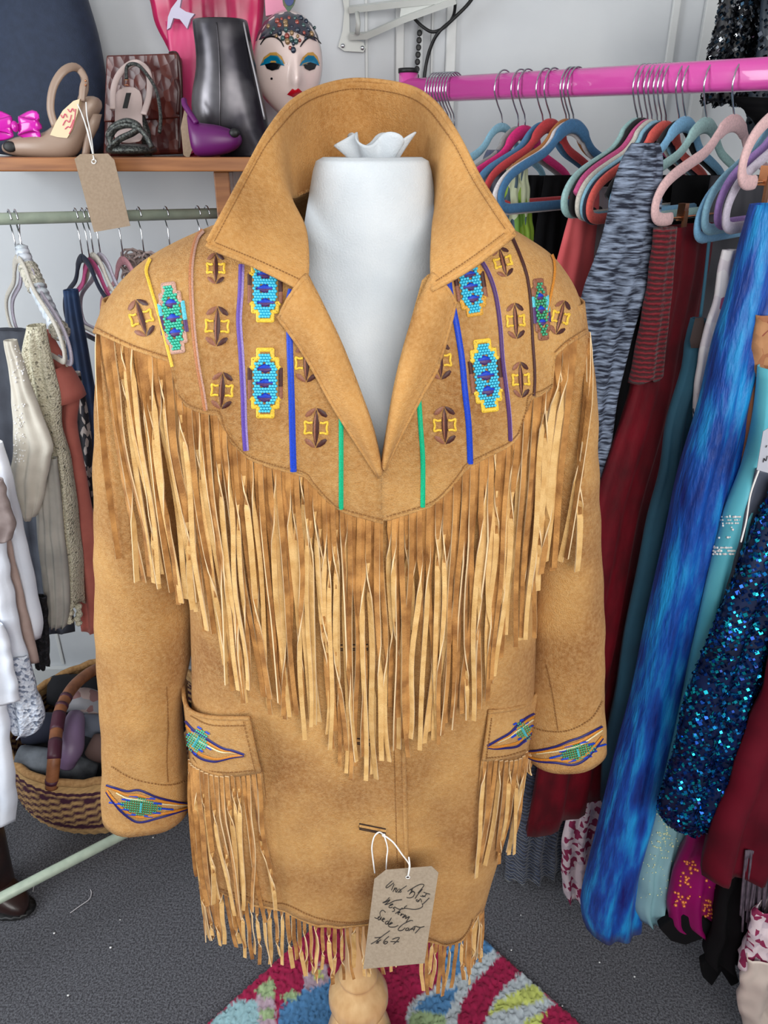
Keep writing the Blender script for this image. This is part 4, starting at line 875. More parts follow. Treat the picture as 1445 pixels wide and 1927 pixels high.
o = mk('face', vs, fs, M_porc, mk_); solidify(o, .004)
def paint(name, pts, key, off=.0016, mats=None):
    c = (sum(p[0] for p in pts) / len(pts), sum(p[1] for p in pts) / len(pts)); n = len(pts)
    R_ = 6; v_ = [fp(lerp(p[0], c[0], k / R_), lerp(p[1], c[1], k / R_), off + .0006 * min(1, k)) for k in range(R_) for p in pts] + [fp(*c, off + .0008)]
    f_ = [(k * n + i, k * n + (i + 1) % n, (k + 1) * n + (i + 1) % n, (k + 1) * n + i) for k in range(R_ - 1) for i in range(n)] + [((R_ - 1) * n + i, (R_ - 1) * n + (i + 1) % n, R_ * n) for i in range(n)]
    mk(name, v_, f_, (mats or M_paint)[key], mk_)
for c, s_ in ((514, 1), (584, -1)):
    k = 1.0 if s_ == 1 else .82
    paint('eyelid_rim', [(c - 24 * k, 122), (c - 18 * k, 108), (c - 6 * k, 99), (c + 6 * k, 98), (c + 16 * k, 106), (c + 22 * k, 120)], 'gold', .0012)
    paint('eyelid', [(c - 25 * k, 124), (c - 17 * k, 112), (c - 5 * k, 104), (c + 8 * k, 105), (c + 17 * k, 114), (c + 21 * k, 124), (c, 119)], 'teal', .0022)
    paint('eye_opening', [(c - 16 * k, 121), (c, 117), (c + 15 * k, 121), (c + 10 * k, 130), (c - 2 * k, 133), (c - 12 * k, 129)], 'black', .003)
    br_ = [(c - 24 * k, 84), (c - 14 * k, 71), (c + 2 * k, 69), (c + 14 * k, 77), (c + 20 * k, 88)] if s_ == 1 else [(c + 20, 82), (c + 8, 70), (c - 2, 70), (c - 12, 78), (c - 19, 88)]
    MB().tube(catmull([fp(u, v, .001) for u, v in br_], 20), [.0012 + .0010 * math.sin(pi * i / 19) for i in range(20)], 6).obj('eyebrow', M_paint['black'], mk_)
paint('lips', [(540, 178), (550, 167), (556, 169), (561, 166), (568, 172), (572, 176), (562, 180), (552, 183)], 'red', .0016)
paint('beauty_spot', [(511 + 2.4 * math.cos(a), 148 + 2.4 * math.sin(a)) for a in [2*pi*i/8 for i in range(8)]], 'black')
hp = [(480, 78), (486, 60), (498, 40), (518, 26), (541, 21), (566, 28), (586, 44), (598, 66), (601, 80), (588, 70), (574, 56), (560, 54), (543, 60), (524, 56), (506, 60), (492, 70)]
paint('headpiece_band', hp, 'hair', .003)
rs = random.Random(5)
for i, (u, v) in enumerate([(515, 55), (526, 48), (526, 62), (537, 42), (538, 56), (540, 68), (549, 50), (549, 62), (548, 74), (559, 42), (560, 56), (560, 68), (571, 48), (572, 62), (580, 56), (505, 50), (592, 52), (544, 34), (552, 82), (541, 78), (557, 78), (530, 36), (566, 34), (520, 68), (532, 72), (564, 76), (575, 72), (586, 64), (510, 62), (546, 90), (552, 94), (538, 48), (555, 34), (522, 40), (576, 40)]):
    MB().sphere(fp(u, v, .003), rs.uniform(.0032, .0060), 8, 6, (1, .6, 1.1)).obj('jewel', M_gem['abcd'[i % 4]], mk_)
feather = [(543, 24), (533, 10), (530, -8), (536, -24), (546, -30), (556, -22), (558, -6), (553, 10)]
MB().slab([P(u, v, 1.875) for u, v in feather], (0, 1, 0), .002).obj('feather', mat('peacock_vane', (44, 84, 66), (92, 84, 46), rough=.4, scale=90), mk_, smooth=False)
MB().slab([P(544 + 9 * math.cos(a), -2 + 13 * math.sin(a), 1.873) for a in [2*pi*i/16 for i in range(16)]], (0, 1, 0), .001).obj('feather_eye', mat('peacock_eye', (20, 44, 110), rough=.3), mk_, smooth=False)
MB().slab([P(u, v, 1.985) for u, v in ((500, 30), (496, -40), (545, -40), (545, 20))], (0, 1, 0), .02).obj('pink_ribbon', mat('pale_pink_satin', (226, 140, 170), rough=.35), mk_, smooth=False)
# navy covered bust on the shelf, pink satin jacket on the wall
M_navy = mat('navy_crepe', (36, 48, 72), (30, 42, 64), rough=.75, scale=60, sheen=.3, bump=.2, bscale=400)
rg = []
for v, ul, ur, d_ in ((-60, 10, 150, .06), (0, -10, 163, .075), (60, -20, 184, .08), (130, -20, 196, .08), (200, -25, 206, .08), (260, -25, 212, .075), (298, -25, 212, .07)):
    a, b = P(ul, v, 2.04), P(ur, v, 2.04); rg.append([p + Vector((0, -1, 0)) * (.004 * nz(p * 1.0, 18)) for p in ell((a + b) / 2, (b - a) / 2, (0, d_, 0), 40, 2.2)])
o = MB().loft(rg).obj('covered_bust', M_navy); sm = o.modifiers.new('s', 'SUBSURF'); sm.levels = sm.render_levels = 2; tag(o, 'dark navy dress on a bust at the far left of the shelf', 'dress')
M_satin = mat('hot_pink_satin', (196, 30, 90), (150, 16, 66), rough=.28, scale=9, fac=(.4, .7), sheen=.2); M_satin2 = mat('rose_panel', (214, 66, 120), rough=.4)
jk = empty('satin_jacket', P(400, 200, 2.08)); tag(jk, 'hot pink satin jacket with a pale lilac bird, hanging behind the boot', 'jacket')
garment('body', '', '', [(-80, 262, 500), (0, 282, 496), (60, 300, 492), (130, 330, 490), (220, 342, 490), (300, 345, 490)], M_satin, 2.06, 0, .04, 5, .010, 4, parent=jk)
garment('front_panel', '', '', [(40, 312, 372), (100, 318, 380), (200, 335, 385), (290, 345, 385)], M_satin2, 2.01, 0, .012, 1, .003, 5, parent=jk)
M_lil = mat('lilac_applique', (196, 190, 212), rough=.6)
for pts in ([(316, 32), (322, 16), (334, 0), (342, -8), (338, 14), (350, 22), (366, 26), (358, 36), (352, 54), (338, 36), (326, 34), (320, 52), (314, 56)],):
    MB().slab([P(u, v, 1.985) for u, v in pts], (0, 1, 0), .012).obj('bird_applique', M_lil, jk, smooth=False)
# ------------------------------------------------------------------ left garment rail, its hangers and clothes
M_green = mat('pale_green_paint', (176, 190, 172), (160, 174, 158), rough=.4, scale=40)
lr_ = empty('garment_rail', (-.7, 1.6, 0)); tag(lr_, 'pale green tubular garment rail under the wooden shelf', 'garment rail')
ra, rb_ = P(0, 412, 1.58), P(430, 401, 1.85); rd = (rb_ - ra); rd.z = 0; rd.normalize()
def lrail(u):
    r = ray(u, 408); n = Vector((rd.y, -rd.x, 0)); t = n.dot(ra) / n.dot(r); q = r * t; s_ = (q - ra).dot(rd) / (rb_ - ra).dot(rd); return Vector((q.x, q.y, lerp(ra.z, rb_.z, s_)))
L0, L1 = lrail(-800), lrail(462)
MB().tube([L0, L1], .0115, 14).obj('top_bar', M_green, lr_)
b0, b1 = PZ(0, 1690, .2), PZ(236, 1568, .2); bd = (b1 - b0)
MB().tube([b0 - bd * 1.5, b0 + bd * 2.0], .0125, 14).obj('base_bar', M_green, lr_)
MB().tube([L1, Vector((L1.x, L1.y, .0))], .0115, 12).obj('upright', M_green, lr_); MB().tube([L0, Vector((L0.x, L0.y, 0))], .0115, 12).obj('upright', M_green, lr_)
ld = Vector((.62, -.78, 0))
def lhang(u, v, col, label, kind='bar', half=.95, drop=1.05, d=ld, name='velvet_hanger', grp='hangers on the green rail'):
    r = lrail(u); z = P(u, v, r.y).z
    return hanger(label, (r.x, r.y, z), d, col, (-rd.y, rd.x, 0), kind, half, grp, rail_r=.0145, hook_h=r.z - z, w=.0062, t=.0035, drop=drop, name=name)
lhang(18, 492, 'ivory', 'beige hanger at the far left of the green rail'); lhang(30, 496, 'lilac', 'pale bluish hanger second from the far left of the green rail')
lhang(143, 490, 'navy', 'navy blue hanger on the green rail, left of the magenta one'); lhang(156, 497, 'magenta', 'dusty magenta hanger on the green rail'); lhang(165, 487, 'ivory', 'ivory hanger on the green rail, right of the magenta one'); lhang(178, 487, 'lilac', 'pale lilac hanger, last of the bunch beside the coat shoulder')
lhang(221, 494, 'pink', 'pale pink hanger standing alone on the green rail')
for u, w in ((262, 'holding the fluffy mauve knit'), (313, 'just left of the coat collar'), (373, 'nearly hidden behind the coat collar'), (390, 'last before the coat collar')): lhang(u, 500, 'grey', 'grey hanger with a dark hook, ' + w, 'open', .7)
# padded satin hanger
e = empty('padded_hanger', P(42, 470, 1.60)); tag(e, 'padded satin hanger bound in lace and pale iridescent fabric', 'hanger')
pp = catmull([P(40, 466, 1.60), P(52, 500, 1.585), P(72, 545, 1.555), P(95, 590, 1.52), P(118, 632, 1.49)], 40)
M_padl = vor_mat('ivory_lace', [(0, (206, 200, 186)), (.5, (186, 182, 168)), (.8, (150, 148, 136))], 240, .8, 0, .8); M_irid = mat('iridescent_satin', (216, 220, 232), (196, 206, 214), rough=.3, scale=50)
MB().tube([p + Vector((0, 0, .004 * math.sin(i * 2.1))) for i, p in enumerate(pp)], [.012 + .004 * math.sin(i / 39 * 3) + .0014 * math.sin(i * 2.4) for i in range(40)], 14).obj('padding', M_irid, e)
MB().tube([p + Vector((0, -.002, .001)) for p in pp[10:20]], [.018 + .002 * (i % 2) for i in range(10)], 14).obj('lace_cuff', M_padl, e)
MB().tube([p + Vector((0, -.001, 0)) for p in pp[34:]], [.018, .020, .018, .020, .018, .016], 14).obj('lace_cuff', M_padl, e)
MB().tube(catmull([P(40, 468, 1.60), P(36, 430, 1.605), P(38, 402, 1.60)], 12), .002, 6).obj('hook', M_chrome, e)
MB().tube(catmull([P(118, 636, 1.49), P(122, 655, 1.485), P(126, 690, 1.48)], 10), .003, 6).obj('ribbon_end', M_padl, e)
# clothes
M_chif = mat('cream_chiffon', (206, 200, 188), (192, 186, 174), rough=.7, scale=30, sheen=.2); M_croch = vor_mat('ivory_crochet', [(0, (214, 208, 186)), (.55, (200, 194, 170)), (.94, (140, 136, 120))], 260, .9, 0, 1.0)
M_coral = mat('dusty_coral_jersey', (184, 104, 92), (168, 90, 80), rough=.8, scale=20, sheen=.2); M_cotton = mat('white_cotton', (226, 230, 240), (214, 220, 232), rough=.8, scale=10, bump=.2, bscale=60)
M_slate = mat('slate_cloth', (70, 74, 84), (48, 50, 60), rough=.85, scale=12); M_dkblue = mat('deep_blue_cloth', (22, 52, 92), (14, 34, 64), rough=.7, scale=14, sheen=.2)
M_lacew = vor_mat('white_lace', [(0, (208, 214, 226)), (.45, (186, 194, 210)), (.78, (120, 130, 150))], 150, .85, 0, .9); M_lacek = vor_mat('black_lace', [(0, (16, 16, 20)), (.6, (34, 34, 40))], 160, .8, 0, .8)
M_print = vor_mat('dark_lace_print', [(0, (20, 20, 28)), (.45, (150, 140, 136)), (.7, (30, 30, 40))], 130, .8, 0, .3, (1, 1, .5)); M_beige = mat('beige_cloth', (176, 154, 146), (160, 138, 130), rough=.8, scale=20); M_mauve = mat('mauve_satin', (150, 136, 134), (128, 114, 112), rough=.5, scale=30)
G = garment
G('long_dress', 'deep blue dress on the navy hanger beside the coat sleeve', 'dress', [(545, 122, 142), (640, 130, 160), (760, 140, 180), (900, 152, 196), (1100, 172, 214), (1170, 180, 216)], M_dkblue, 1.66, -.3, .04, 3, .007, 3)
G('print_top', 'dark lace-print top between the coral top and the blue dress', 'top', [(700, 128, 150), (800, 132, 168), (880, 144, 172), (960, 150, 178)], M_print, 1.60, -.3, .03, 2, .005, 4)
G('slate_top', 'dark slate cloth extended as dark fill behind the cream tops', 'top', [(620, -30, 70), (800, -10, 105), (1000, 10, 125), (1180, 40, 140)], M_slate, 1.68, -.2, .05, 4, .008, 5)  # slate garment, extended as dark fill behind the cream tops
cor = G('jersey_blouse', 'dusty coral jersey top with a wide short sleeve', 'top', [(622, 80, 92), (660, 86, 112), (700, 92, 134), (745, 102, 148), (800, 110, 142), (900, 114, 160), (1000, 128, 178), (1100, 146, 192), (1182, 158, 198)], M_coral, 1.52, -.3, .04, 2, .006, 6)
slv = [ell(P(u, v, 1.49), (P(u + w, v - w * .25, 1.49) - P(u, v, 1.49)), (0, .035, 0), 20) for u, v, w in ((106, 690, 18), (118, 715, 22), (128, 738, 25), (134, 752, 24))]
solidify(MB().loft(slv, caps=False).obj('short_sleeve', M_coral, cor), .0016)
cr = G('crochet_cardigan', 'ivory crochet cardigan with knotted tassels between the cream and coral tops', 'cardigan', [(612, 56, 80), (680, 44, 98), (740, 50, 114), (800, 66, 112), (880, 96, 130), (1000, 112, 140), (1100, 121, 148), (1140, 126, 150)], M_croch, 1.46, -.3, .05, 3, .008, 7, hem=.01)
for k, (u, v) in enumerate(((131, 1145), (147, 1148))): MB().tube(catmull([P(u, v - 10, 1.45), P(u + 2, v + 8, 1.45), P(u - 2, v + 18, 1.45), P(u + 4, v + 28, 1.45)], 14), [.007 + .002 * math.sin(i * 1.8) for i in range(14)], 8).obj('tassel', M_croch, cr)
G('organza_skirt', 'sheer cream organza skirt with pale pearls, under the beaded chiffon top', 'skirt', [(860, 62, 104), (960, 68, 116), (1060, 78, 126), (1140, 88, 132), (1176, 96, 126)], mat('cream_organza', (176, 172, 164), (150, 148, 142), rough=.6, scale=15), 1.44, -.3, .03, 4, .006, 8)
ch = G('chiffon_top', 'cream chiffon top with beaded front at the left of the green rail', 'top', [(640, 12, 30), (700, 21, 48), (770, 25, 74), (835, 26, 100), (855, 26, 95), (900, 22, 86), (940, 34, 80), (972, 54, 68)], M_chif, 1.41, -.3, .03, 3, .005, 9)
for o_, reg, n_, seed in ((ch, [(26, 760), (48, 870)], 70, 1), (ch, [(22, 640), (46, 720)], 30, 2)):
    rs = random.Random(seed); bm_pts = []; tr = BVHTree.FromObject(o_, bpy.context.evaluated_depsgraph_get())
    for _ in range(n_):
        u, v = rs.uniform(reg[0][0], reg[1][0]), rs.uniform(reg[0][1], reg[1][1]); l_ = tr.ray_cast(O0, ray(u, v).normalized())[0]
        if l_ is not None: bm_pts.append((l_ + Vector((0, -.001, 0)), rs.uniform(.001, .0024)))
    if bm_pts: bead_mesh('beads', bm_pts, .002, M_crumb, ch)
G('black_lace_slip', 'black lace hem showing behind the white blouse', 'slip', [(1120, 50, 86), (1200, 62, 93), (1252, 68, 92)], M_lacek, 1.42, -.2, .02, 3, .005, 10, hem=.008)
G('white_blouse', 'long white cotton blouse, the tallest white piece on the left', 'blouse', [(830, -70, 5), (880, -70, 20), (990, -60, 44), (1060, -50, 58), (1157, -40, 78), (1194, -40, 74)], M_cotton, 1.37, -.2, .05, 3, .008, 11)
G('beige_dress', 'thin beige dress edge between two white blouses', 'dress', [(1000, -30, 16), (1100, -20, 40), (1200, -10, 64), (1242, -10, 71)], M_beige, 1.345, -.2, .02, 2, .004, 12)
G('frilled_blouse', 'white blouse with a frilled hem in front of the beige dress', 'blouse', [(1010, -70, 8), (1120, -70, 26), (1200, -70, 40), (1252, -70, 57)], M_cotton, 1.325, -.2, .04, 5, .009, 13, hem=.012)
G('mauve_sleeve_top', 'taupe satin sleeve end at the left edge of the picture', 'top', [(900, -60, 4), (950, -60, 18), (990, -60, 27), (1012, -60, 22)], M_mauve, 1.29, -.2, .03, 2, .005, 14)
G('lace_blouse', 'white lace sleeve hanging above the basket', 'blouse', [(1230, 0, 50), (1290, 5, 66), (1340, 14, 82), (1366, 24, 74), (1376, 34, 56)], M_lacew, 1.315, -.2, .04, 2, .006, 15)
G('white_tunic', 'plain white tunic in front of the lace sleeve at the left edge', 'tunic', [(1170, -80, 6), (1260, -80, 28), (1312, -80, 36)], M_cotton, 1.295, -.2, .03, 3, .007, 16)
G('white_skirt', 'lowest white cotton skirt at the left edge beside the basket', 'skirt', [(1300, -90, 8), (1400, -90, 20), (1500, -90, 29), (1534, -90, 26)], M_cotton, 1.305, -.2, .05, 4, .008, 17)
fk = empty('fluffy_knit', P(262, 500, 1.74)); tag(fk, 'fluffy mauve-grey knit bunched beside the coat shoulder', 'scarf'); rs = random.Random(2)
M_fluff = mat('mauve_fluff', (172, 154, 150), (150, 132, 130), rough=.95, scale=80)
m = MB()
for k in range(34):
    c = P(262 + rs.uniform(-22, 20), 500 + rs.uniform(-18, 26), 1.74 + rs.uniform(-.03, .03)); a0 = rs.uniform(0, 6)
    m.tube([c + Vector((.018 * math.cos(a0 + i * .7), .006 * math.sin(i), .016 * math.sin(a0 + i * .7))) for i in range(10)], .0026, 6)
m.obj('yarn_loops', M_fluff, fk); MB().sphere(P(262, 515, 1.745), .03, 16, 10, (1, .7, 1.2)).obj('body', M_fluff, fk)
# ------------------------------------------------------------------ basket with folded cloths, brown boot
BC = Vector((-.82, 1.72, 0)); bprof = [(.004, .16), (.004, .20), (.03, .245), (.07, .272), (.12, .283), (.17, .284), (.21, .278), (.245, .270)]
bk = empty('woven_basket', BC); tag(bk, 'round woven straw basket with purple bands and a leather-bound handle', 'basket')
nu, nv = 220, 56; vs = []; colr = []; tan_, pur = np.array(lin((188, 150, 100))[:3]), np.array(lin((62, 22, 44))[:3])
for j in range(nv):
    t = j / (nv - 1) * (len(bprof) - 1); k = min(int(t), len(bprof) - 2); z, r = [lerp(a, b, t - k) for a, b in zip(bprof[k], bprof[k + 1])]
    for i in range(nu):
        a = 2 * pi * i / nu; w_ = .0028 * math.sin(nu / 2 * a / 2 + (pi if j % 2 else 0)) + .0022 * (1 if j % 2 else -1)
        vs.append(BC + Vector(((r + w_) * math.cos(a), (r + w_) * math.sin(a), z)))
        c = tan_ * (.85 + .3 * ((i * 7 + j * 13) % 5) / 5)
        if .085 < z < .10 or .19 < z < .2 or .206 < z < .214: c = pur
        elif .10 <= z <= .19: c = pur if ((i // 4) + (j // 2)) % 2 else tan_ * .9
        colr += [c[0], c[1], c[2], 1]
fs = [(j * nu + i, j * nu + (i + 1) % nu, (j + 1) * nu + (i + 1) % nu, (j + 1) * nu + i) for j in range(nv - 1) for i in range(nu)]
M_straw = mat('woven_straw', (180, 140, 92), rough=.85); a_ = M_straw.node_tree.nodes.new('ShaderNodeAttribute'); a_.attribute_name = 'weave'; M_straw.node_tree.links.new(a_.outputs['Color'], M_straw.node_tree.nodes['Principled BSDF'].inputs['Base Color'])
o = mk('woven_side', vs, fs, M_straw, bk); q = o.data.color_attributes.new('weave', 'FLOAT_COLOR', 'POINT'); q.data.foreach_set('color', colr); solidify(o, .006)
M_strawp = mat('plain_straw', (176, 136, 88), (150, 110, 66), rough=.8, scale=120); MB().tube([BC + Vector((.272 * math.cos(2*pi*i/60), .272 * math.sin(2*pi*i/60), .248 + .003 * math.sin(i * 2.3))) for i in range(60)], .011, 10, closed=True).obj('rim', M_strawp, bk)
M_leather = mat('tan_handle_leather', (146, 92, 58), (118, 70, 42), rough=.5, scale=40); M_wrap = mat('plum_leather', (70, 26, 44), rough=.5)
hpth = catmull([P(97, 1482, 1.445), P(102, 1425, 1.47), P(107, 1370, 1.55), P(118, 1325, 1.62), P(146, 1284, 1.72), P(192, 1255, 1.84), P(232, 1262, 1.95), P(240, 1290, 2.02)], 60)
MB().tube(hpth, .0165, 12).obj('handle', M_leather, bk)
for a, b in ((8, 13), (16, 22), (2, 3), (27, 28), (24, 25)): MB().tube(hpth[a:b + 1], .0178, 12).obj('handle_wrap', M_wrap, bk)
cl = [('rolled_scarf', 'pale grey and rose checked scarf rolled up on top of the basket', [(122, 1322, 1.70), (160, 1320, 1.72), (200, 1334, 1.74), (240, 1345, 1.74)], .036, vor_mat('rose_check', [(0, (140, 140, 146)), (.5, (170, 150, 146)), (.8, (130, 96, 96))], 30, .8, 0, .2)),
      ('satin_pouch', 'mauve satin pouch leaning out of the basket beside its handle', [(142, 1345, 1.64), (138, 1380, 1.58), (132, 1415, 1.54), (124, 1440, 1.53)], .030, mat('mauve_pouch', (116, 94, 124), rough=.45)),
      ('folded_cloth', 'grey-blue cloth rolled under the checked scarf in the basket', [(150, 1362, 1.66), (190, 1368, 1.67), (230, 1372, 1.68)], .032, mat('grey_blue_cloth', (98, 104, 118), rough=.85)),
      ('folded_cloth', 'dusty brown cloth in the basket next to the coat cuff', [(168, 1400, 1.60), (195, 1410, 1.60), (230, 1420, 1.62)], .036, mat('dusty_brown', (96, 74, 70), rough=.85)),
      ('folded_cloth', 'navy cloth bunched at the left of the basket', [(40, 1380, 1.60), (80, 1370, 1.62), (120, 1368, 1.64)], .040, mat('navy_bunch', (26, 30, 48), rough=.85)),
      ('folded_cloth', 'marbled grey and black cloth lying by the front rim of the basket', [(34, 1420, 1.54), (70, 1428, 1.54), (120, 1440, 1.55), (180, 1450, 1.57)], .034, mat('marbled_cloth', (30, 32, 40), (110, 116, 124), rough=.8, scale=14)),
      ('folded_cloth', 'black cloth at the back of the basket', [(90, 1300, 1.86), (140, 1300, 1.88), (200, 1310, 1.90)], .050, mat('black_bunch', (18, 18, 24), rough=.9))]
for nm, lb, pts, r, m_ in cl:
    c = catmull([P(*p) for p in pts], 22); o = MB().tube([p + Vector((0, 0, .006 * nz(p, 14))) for p in c], [r * (.75 + .35 * math.sin(pi * i / 21) + .10 * nz(c[i], 30)) for i in range(22)], 16).obj(nm, m_); tag(o, lb, 'cloth' if nm != 'satin_pouch' else 'pouch', 'things in the basket')
MB().slab([BC + Vector((.27 * math.cos(2*pi*i/40), .27 * math.sin(2*pi*i/40), .10)) for i in range(40)], (0, 0, 1), .02).obj('dark_inner_disc', MATS['black_bunch'], bk)  # flat black disc across the basket, under the cloths
M_bbrown = mat('dark_brown_leather_boot', (50, 26, 20), (34, 18, 15), rough=.4, scale=12, coat=.2); bo = empty('tall_boot', PZ(10, 1740, 0)); tag(bo, 'dark brown leather boot on the carpet at the left edge', 'boot')
bx_ = PZ(-20, 1735, 0)
shell('shaft', [ell((bx_.x - .01, bx_.y + .06, z), (w, 0, 0), (0, w * .9, 0), 22) for z, w in ((.06, .055), (.12, .058), (.2, .064), (.32, .07), (.42, .072))], M_bbrown, bo, caps=False)
shell('foot', [ell((bx_.x - .02 + t * .12, bx_.y + .06 - t * .04, .012 + h / 2), (0, w, 0), (0, 0, h / 2), 18) for t, w, h in ((-.45, .02, .05), (-.35, .04, .09), (0, .05, .11), (.4, .047, .08), (.75, .04, .05), (.95, .02, .03))], M_bbrown, bo)
shell('sole', [ell((bx_.x + .01, bx_.y + .045, z), (.10, -.02, 0), (.01, .045, 0), 20) for z in (.001, .012)], M_black, bo)
# ------------------------------------------------------------------ right: pink rail, bracket, hangers, dresses
M_pinkp = mat('pink_powder_coat', (214, 80, 166), rough=.25, coat=.5)
RA, RBk = P(1445, 156, 1.35), P(768, 171, 1.90); RD = RBk - RA; RD.z = 0; RD.normalize(); HD = Vector((-RD.y, RD.x, 0)); HD = HD if HD.y < 0 else -HD     # HD: from the rail towards the camera
def rrail(u):
    r = ray(u, 165); n = Vector((RD.y, -RD.x, 0)); t = n.dot(RA) / n.dot(r); q = r * t; s_ = (q - RA).dot(RD) / (RBk - RA).dot(RD); return Vector((q.x, q.y, lerp(RA.z, RBk.z, s_)))
pr_ = empty('garment_rail', (RBk.x, RBk.y, 0)); tag(pr_, 'pink painted garment rail running across the right side', 'garment rail')
def oct_ring(c, h, v=Vector((0, 0, 1)), r=.0235): return [c + h * (r * sg(math.cos(2*pi*i/20), 2/3.2)) + v * (r * sg(math.sin(2*pi*i/20), 2/3.2)) for i in range(20)]
q0, q1 = RA - RD * .9, RBk
MB().loft([oct_ring(q0, HD), oct_ring(q1, HD)]).obj('top_bar', M_pinkp, pr_)
MB().loft([[RBk + Vector((.021 * math.cos(a), .021 * math.sin(a), z)) for a in [2*pi*i/20 for i in range(20)]] for z in (-RBk.z, .034)]).obj('upright', M_pinkp, pr_)
MB().loft([[RBk + Vector((.0225 * math.cos(a), .0225 * math.sin(a), z)) for a in [2*pi*i/20 for i in range(20)]] for z in (.034, .043)]).obj('end_cap', M_black, pr_)
MB().loft([[q0 + Vector((.021 * math.cos(a), .021 * math.sin(a), z)) for a in [2*pi*i/20 for i in range(20)]] for z in (-q0.z, .034)]).obj('upright', M_pinkp, pr_)
# wall bracket, slotted upright, cable
M_enam = mat('white_enamel_metal', (196, 198, 194), rough=.35); wb = empty('shelf_bracket', P(680, 60, 2.12)); tag(wb, 'white metal folding bracket screwed to the wall above the coat collar', 'bracket')
def wp(u, v, y=2.12): return P(u, v, y)
MB().slab([wp(*p, 2.135) for p in ((640, -30), (656, -30), (657, 18), (658, 70), (684, 80), (688, 90), (684, 98), (648, 96), (636, 88), (644, 60), (648, 20))], (0, 1, 0), .012).obj('plate', M_enam, wb, smooth=False)
MB().tube([wp(658, 18), wp(740, 8, 2.08), wp(858, -4, 2.03)], .009, 4).obj('arm', M_enam, wb, smooth=False); MB().tube([wp(658, 68), wp(690, 67, 2.11), wp(760, 36, 2.07), wp(858, 0, 2.03)], .009, 4).obj('strut', M_enam, wb, smooth=False)
MB().slab([wp(755, 8, 2.075), wp(855, -3, 2.03), wp(850, 4, 2.03), wp(752, 34, 2.075)], (0, 1, 0), .003).obj('web', M_enam, wb, smooth=False)
MB().tube([wp(672, 24, 2.10), wp(674, 45, 2.09), wp(672, 64, 2.10)], .006, 8).obj('spacer', M_enam, wb)
for u, v in ((645, 86), (682, 90)): MB().sphere(wp(u, v, 2.132), .005, 8, 6, (1, .5, 1)).obj('screw', M_chrome, wb)
su = empty('slotted_upright', wp(785, 100, 2.13)); tag(su, 'dark slotted metal shelving upright on the wall behind the rail end', 'shelving upright')
MB().slab([wp(788, 20), wp(797, 20), wp(790, 340), wp(776, 340)], (0, 1, 0), .02).obj('channel', mat('grey_steel', (128, 130, 132), rough=.4, metal=.5), su, smooth=False)
for k in range(9): MB().sphere(wp(789.5 - k * 1.0, 62 + k * 13.6, 2.118), .0065, 10, 6, (1, .25, 1.1)).obj('slot', M_black, su)
cb = MB().tube(catmull([wp(905, -30, 2.10), wp(882, 6, 2.09), wp(850, 38, 2.085), (wp(826, 60, 2.08)), wp(812, 85, 2.09), wp(802, 120, 2.10), wp(797, 165, 2.10), wp(796, 230, 2.10)], 60), .0042, 8).tube(catmull([wp(777, 32, 2.10), wp(795, 50, 2.09), wp(815, 60, 2.085), wp(838, 50, 2.09), wp(853, 30, 2.10), wp(857, 4, 2.06)], 40), .0038, 8).obj('power_cable', M_black); tag(cb, 'black power cable looping down the white wall beside the bracket', 'cable')
# hangers on the pink rail
def rhang(u, v, col, label, kind='bar', half=1.0, drop=1.0, yaw=0.0, group=None, hu=None):
    r = rrail(u); z = P(u, v, r.y).z; d = Matrix.Rotation(yaw, 3, 'Z') @ HD
    return hanger(label, (r.x, r.y, z), d, col, HD, kind, half, group, hook_h=r.z - z, rail_r=.0285, drop=drop, t=.0045)
for k in range(8): rhang(819 + k * 5.5, 268, ('grey', 'ivory', 'black')[k % 3], 'chrome-hooked hanger, ' + ('first', 'second', 'third', 'fourth', 'fifth', 'sixth', 'seventh', 'eighth')[k] + ' hook from the far end cap of the pink rail', 'open', .55, group='bunched hangers at the far end of the pink rail', yaw=.1 * (k % 3))
rh = [(949, 243, 'aqua', 'light blue velvet hanger, leftmost clear one on the pink rail', 'open', .8), (980, 254, 'grey', 'grey hanger beside the light blue one on the pink rail', 'bar', .9), (993, 252, 'hotpink', 'hot pink hanger on the pink rail', 'bar', .9), (1027, 242, 'steel', 'steel blue hanger carrying a grey knitted strap', 'open', .95), (1042, 240, 'red', 'brick red hanger on the pink rail', 'bar', .9), (1072, 236, 'wood', 'brown wooden hanger behind the large blue one', 'open', .9), (1078, 245, 'white', 'pinkish white hanger against the large blue one', 'bar', 1.02), (1086, 241, 'blue', 'large blue velvet hanger draped with a green leaf scarf', 'bar', 1.0),
      (1208, 240, 'mint', 'pale mint velvet hanger with its end hanging free above the coat shoulder', 'bar', 1.0), (1217, 240, 'black', 'black hanger just behind the dusty pink one on the rail', 'bar', .95), (1228, 238, 'magenta', 'dusty magenta hanger next to the pale mint one', 'open', 1.0), (1236, 243, 'ivory', 'ivory velvet hanger with a pink loop on its arm', 'bar', 1.0), (1246, 245, 'aqua', 'pale aqua hanger behind the knitted cardigan', 'bar', 1.0), (1254, 248, 'navy', 'dark navy hanger holding pale straps beside the coral top', 'bar', 1.02), (1263, 246, 'coral', 'coral red hanger inside the coral top', 'bar', 1.04), (1288, 240, 'black', 'black hanger to the right of the coral one', 'open', 1.0), (1300, 238, 'lightblue', 'sky blue velvet hanger behind the knitted cardigan shoulder', 'bar', 1.0),
      (1340, 240, 'mint', 'mint velvet hanger with the knitted cardigan over its arm', 'bar', 1.0), (1393, 236, 'palepink', 'dusty pink velvet clip hanger with the crimson dress', 'clip', 1.09)]
for u, v, c, lb, kd, hf in rh: rhang(u, v, c, lb, kd, hf, group='hangers on the pink rail', drop=.82)
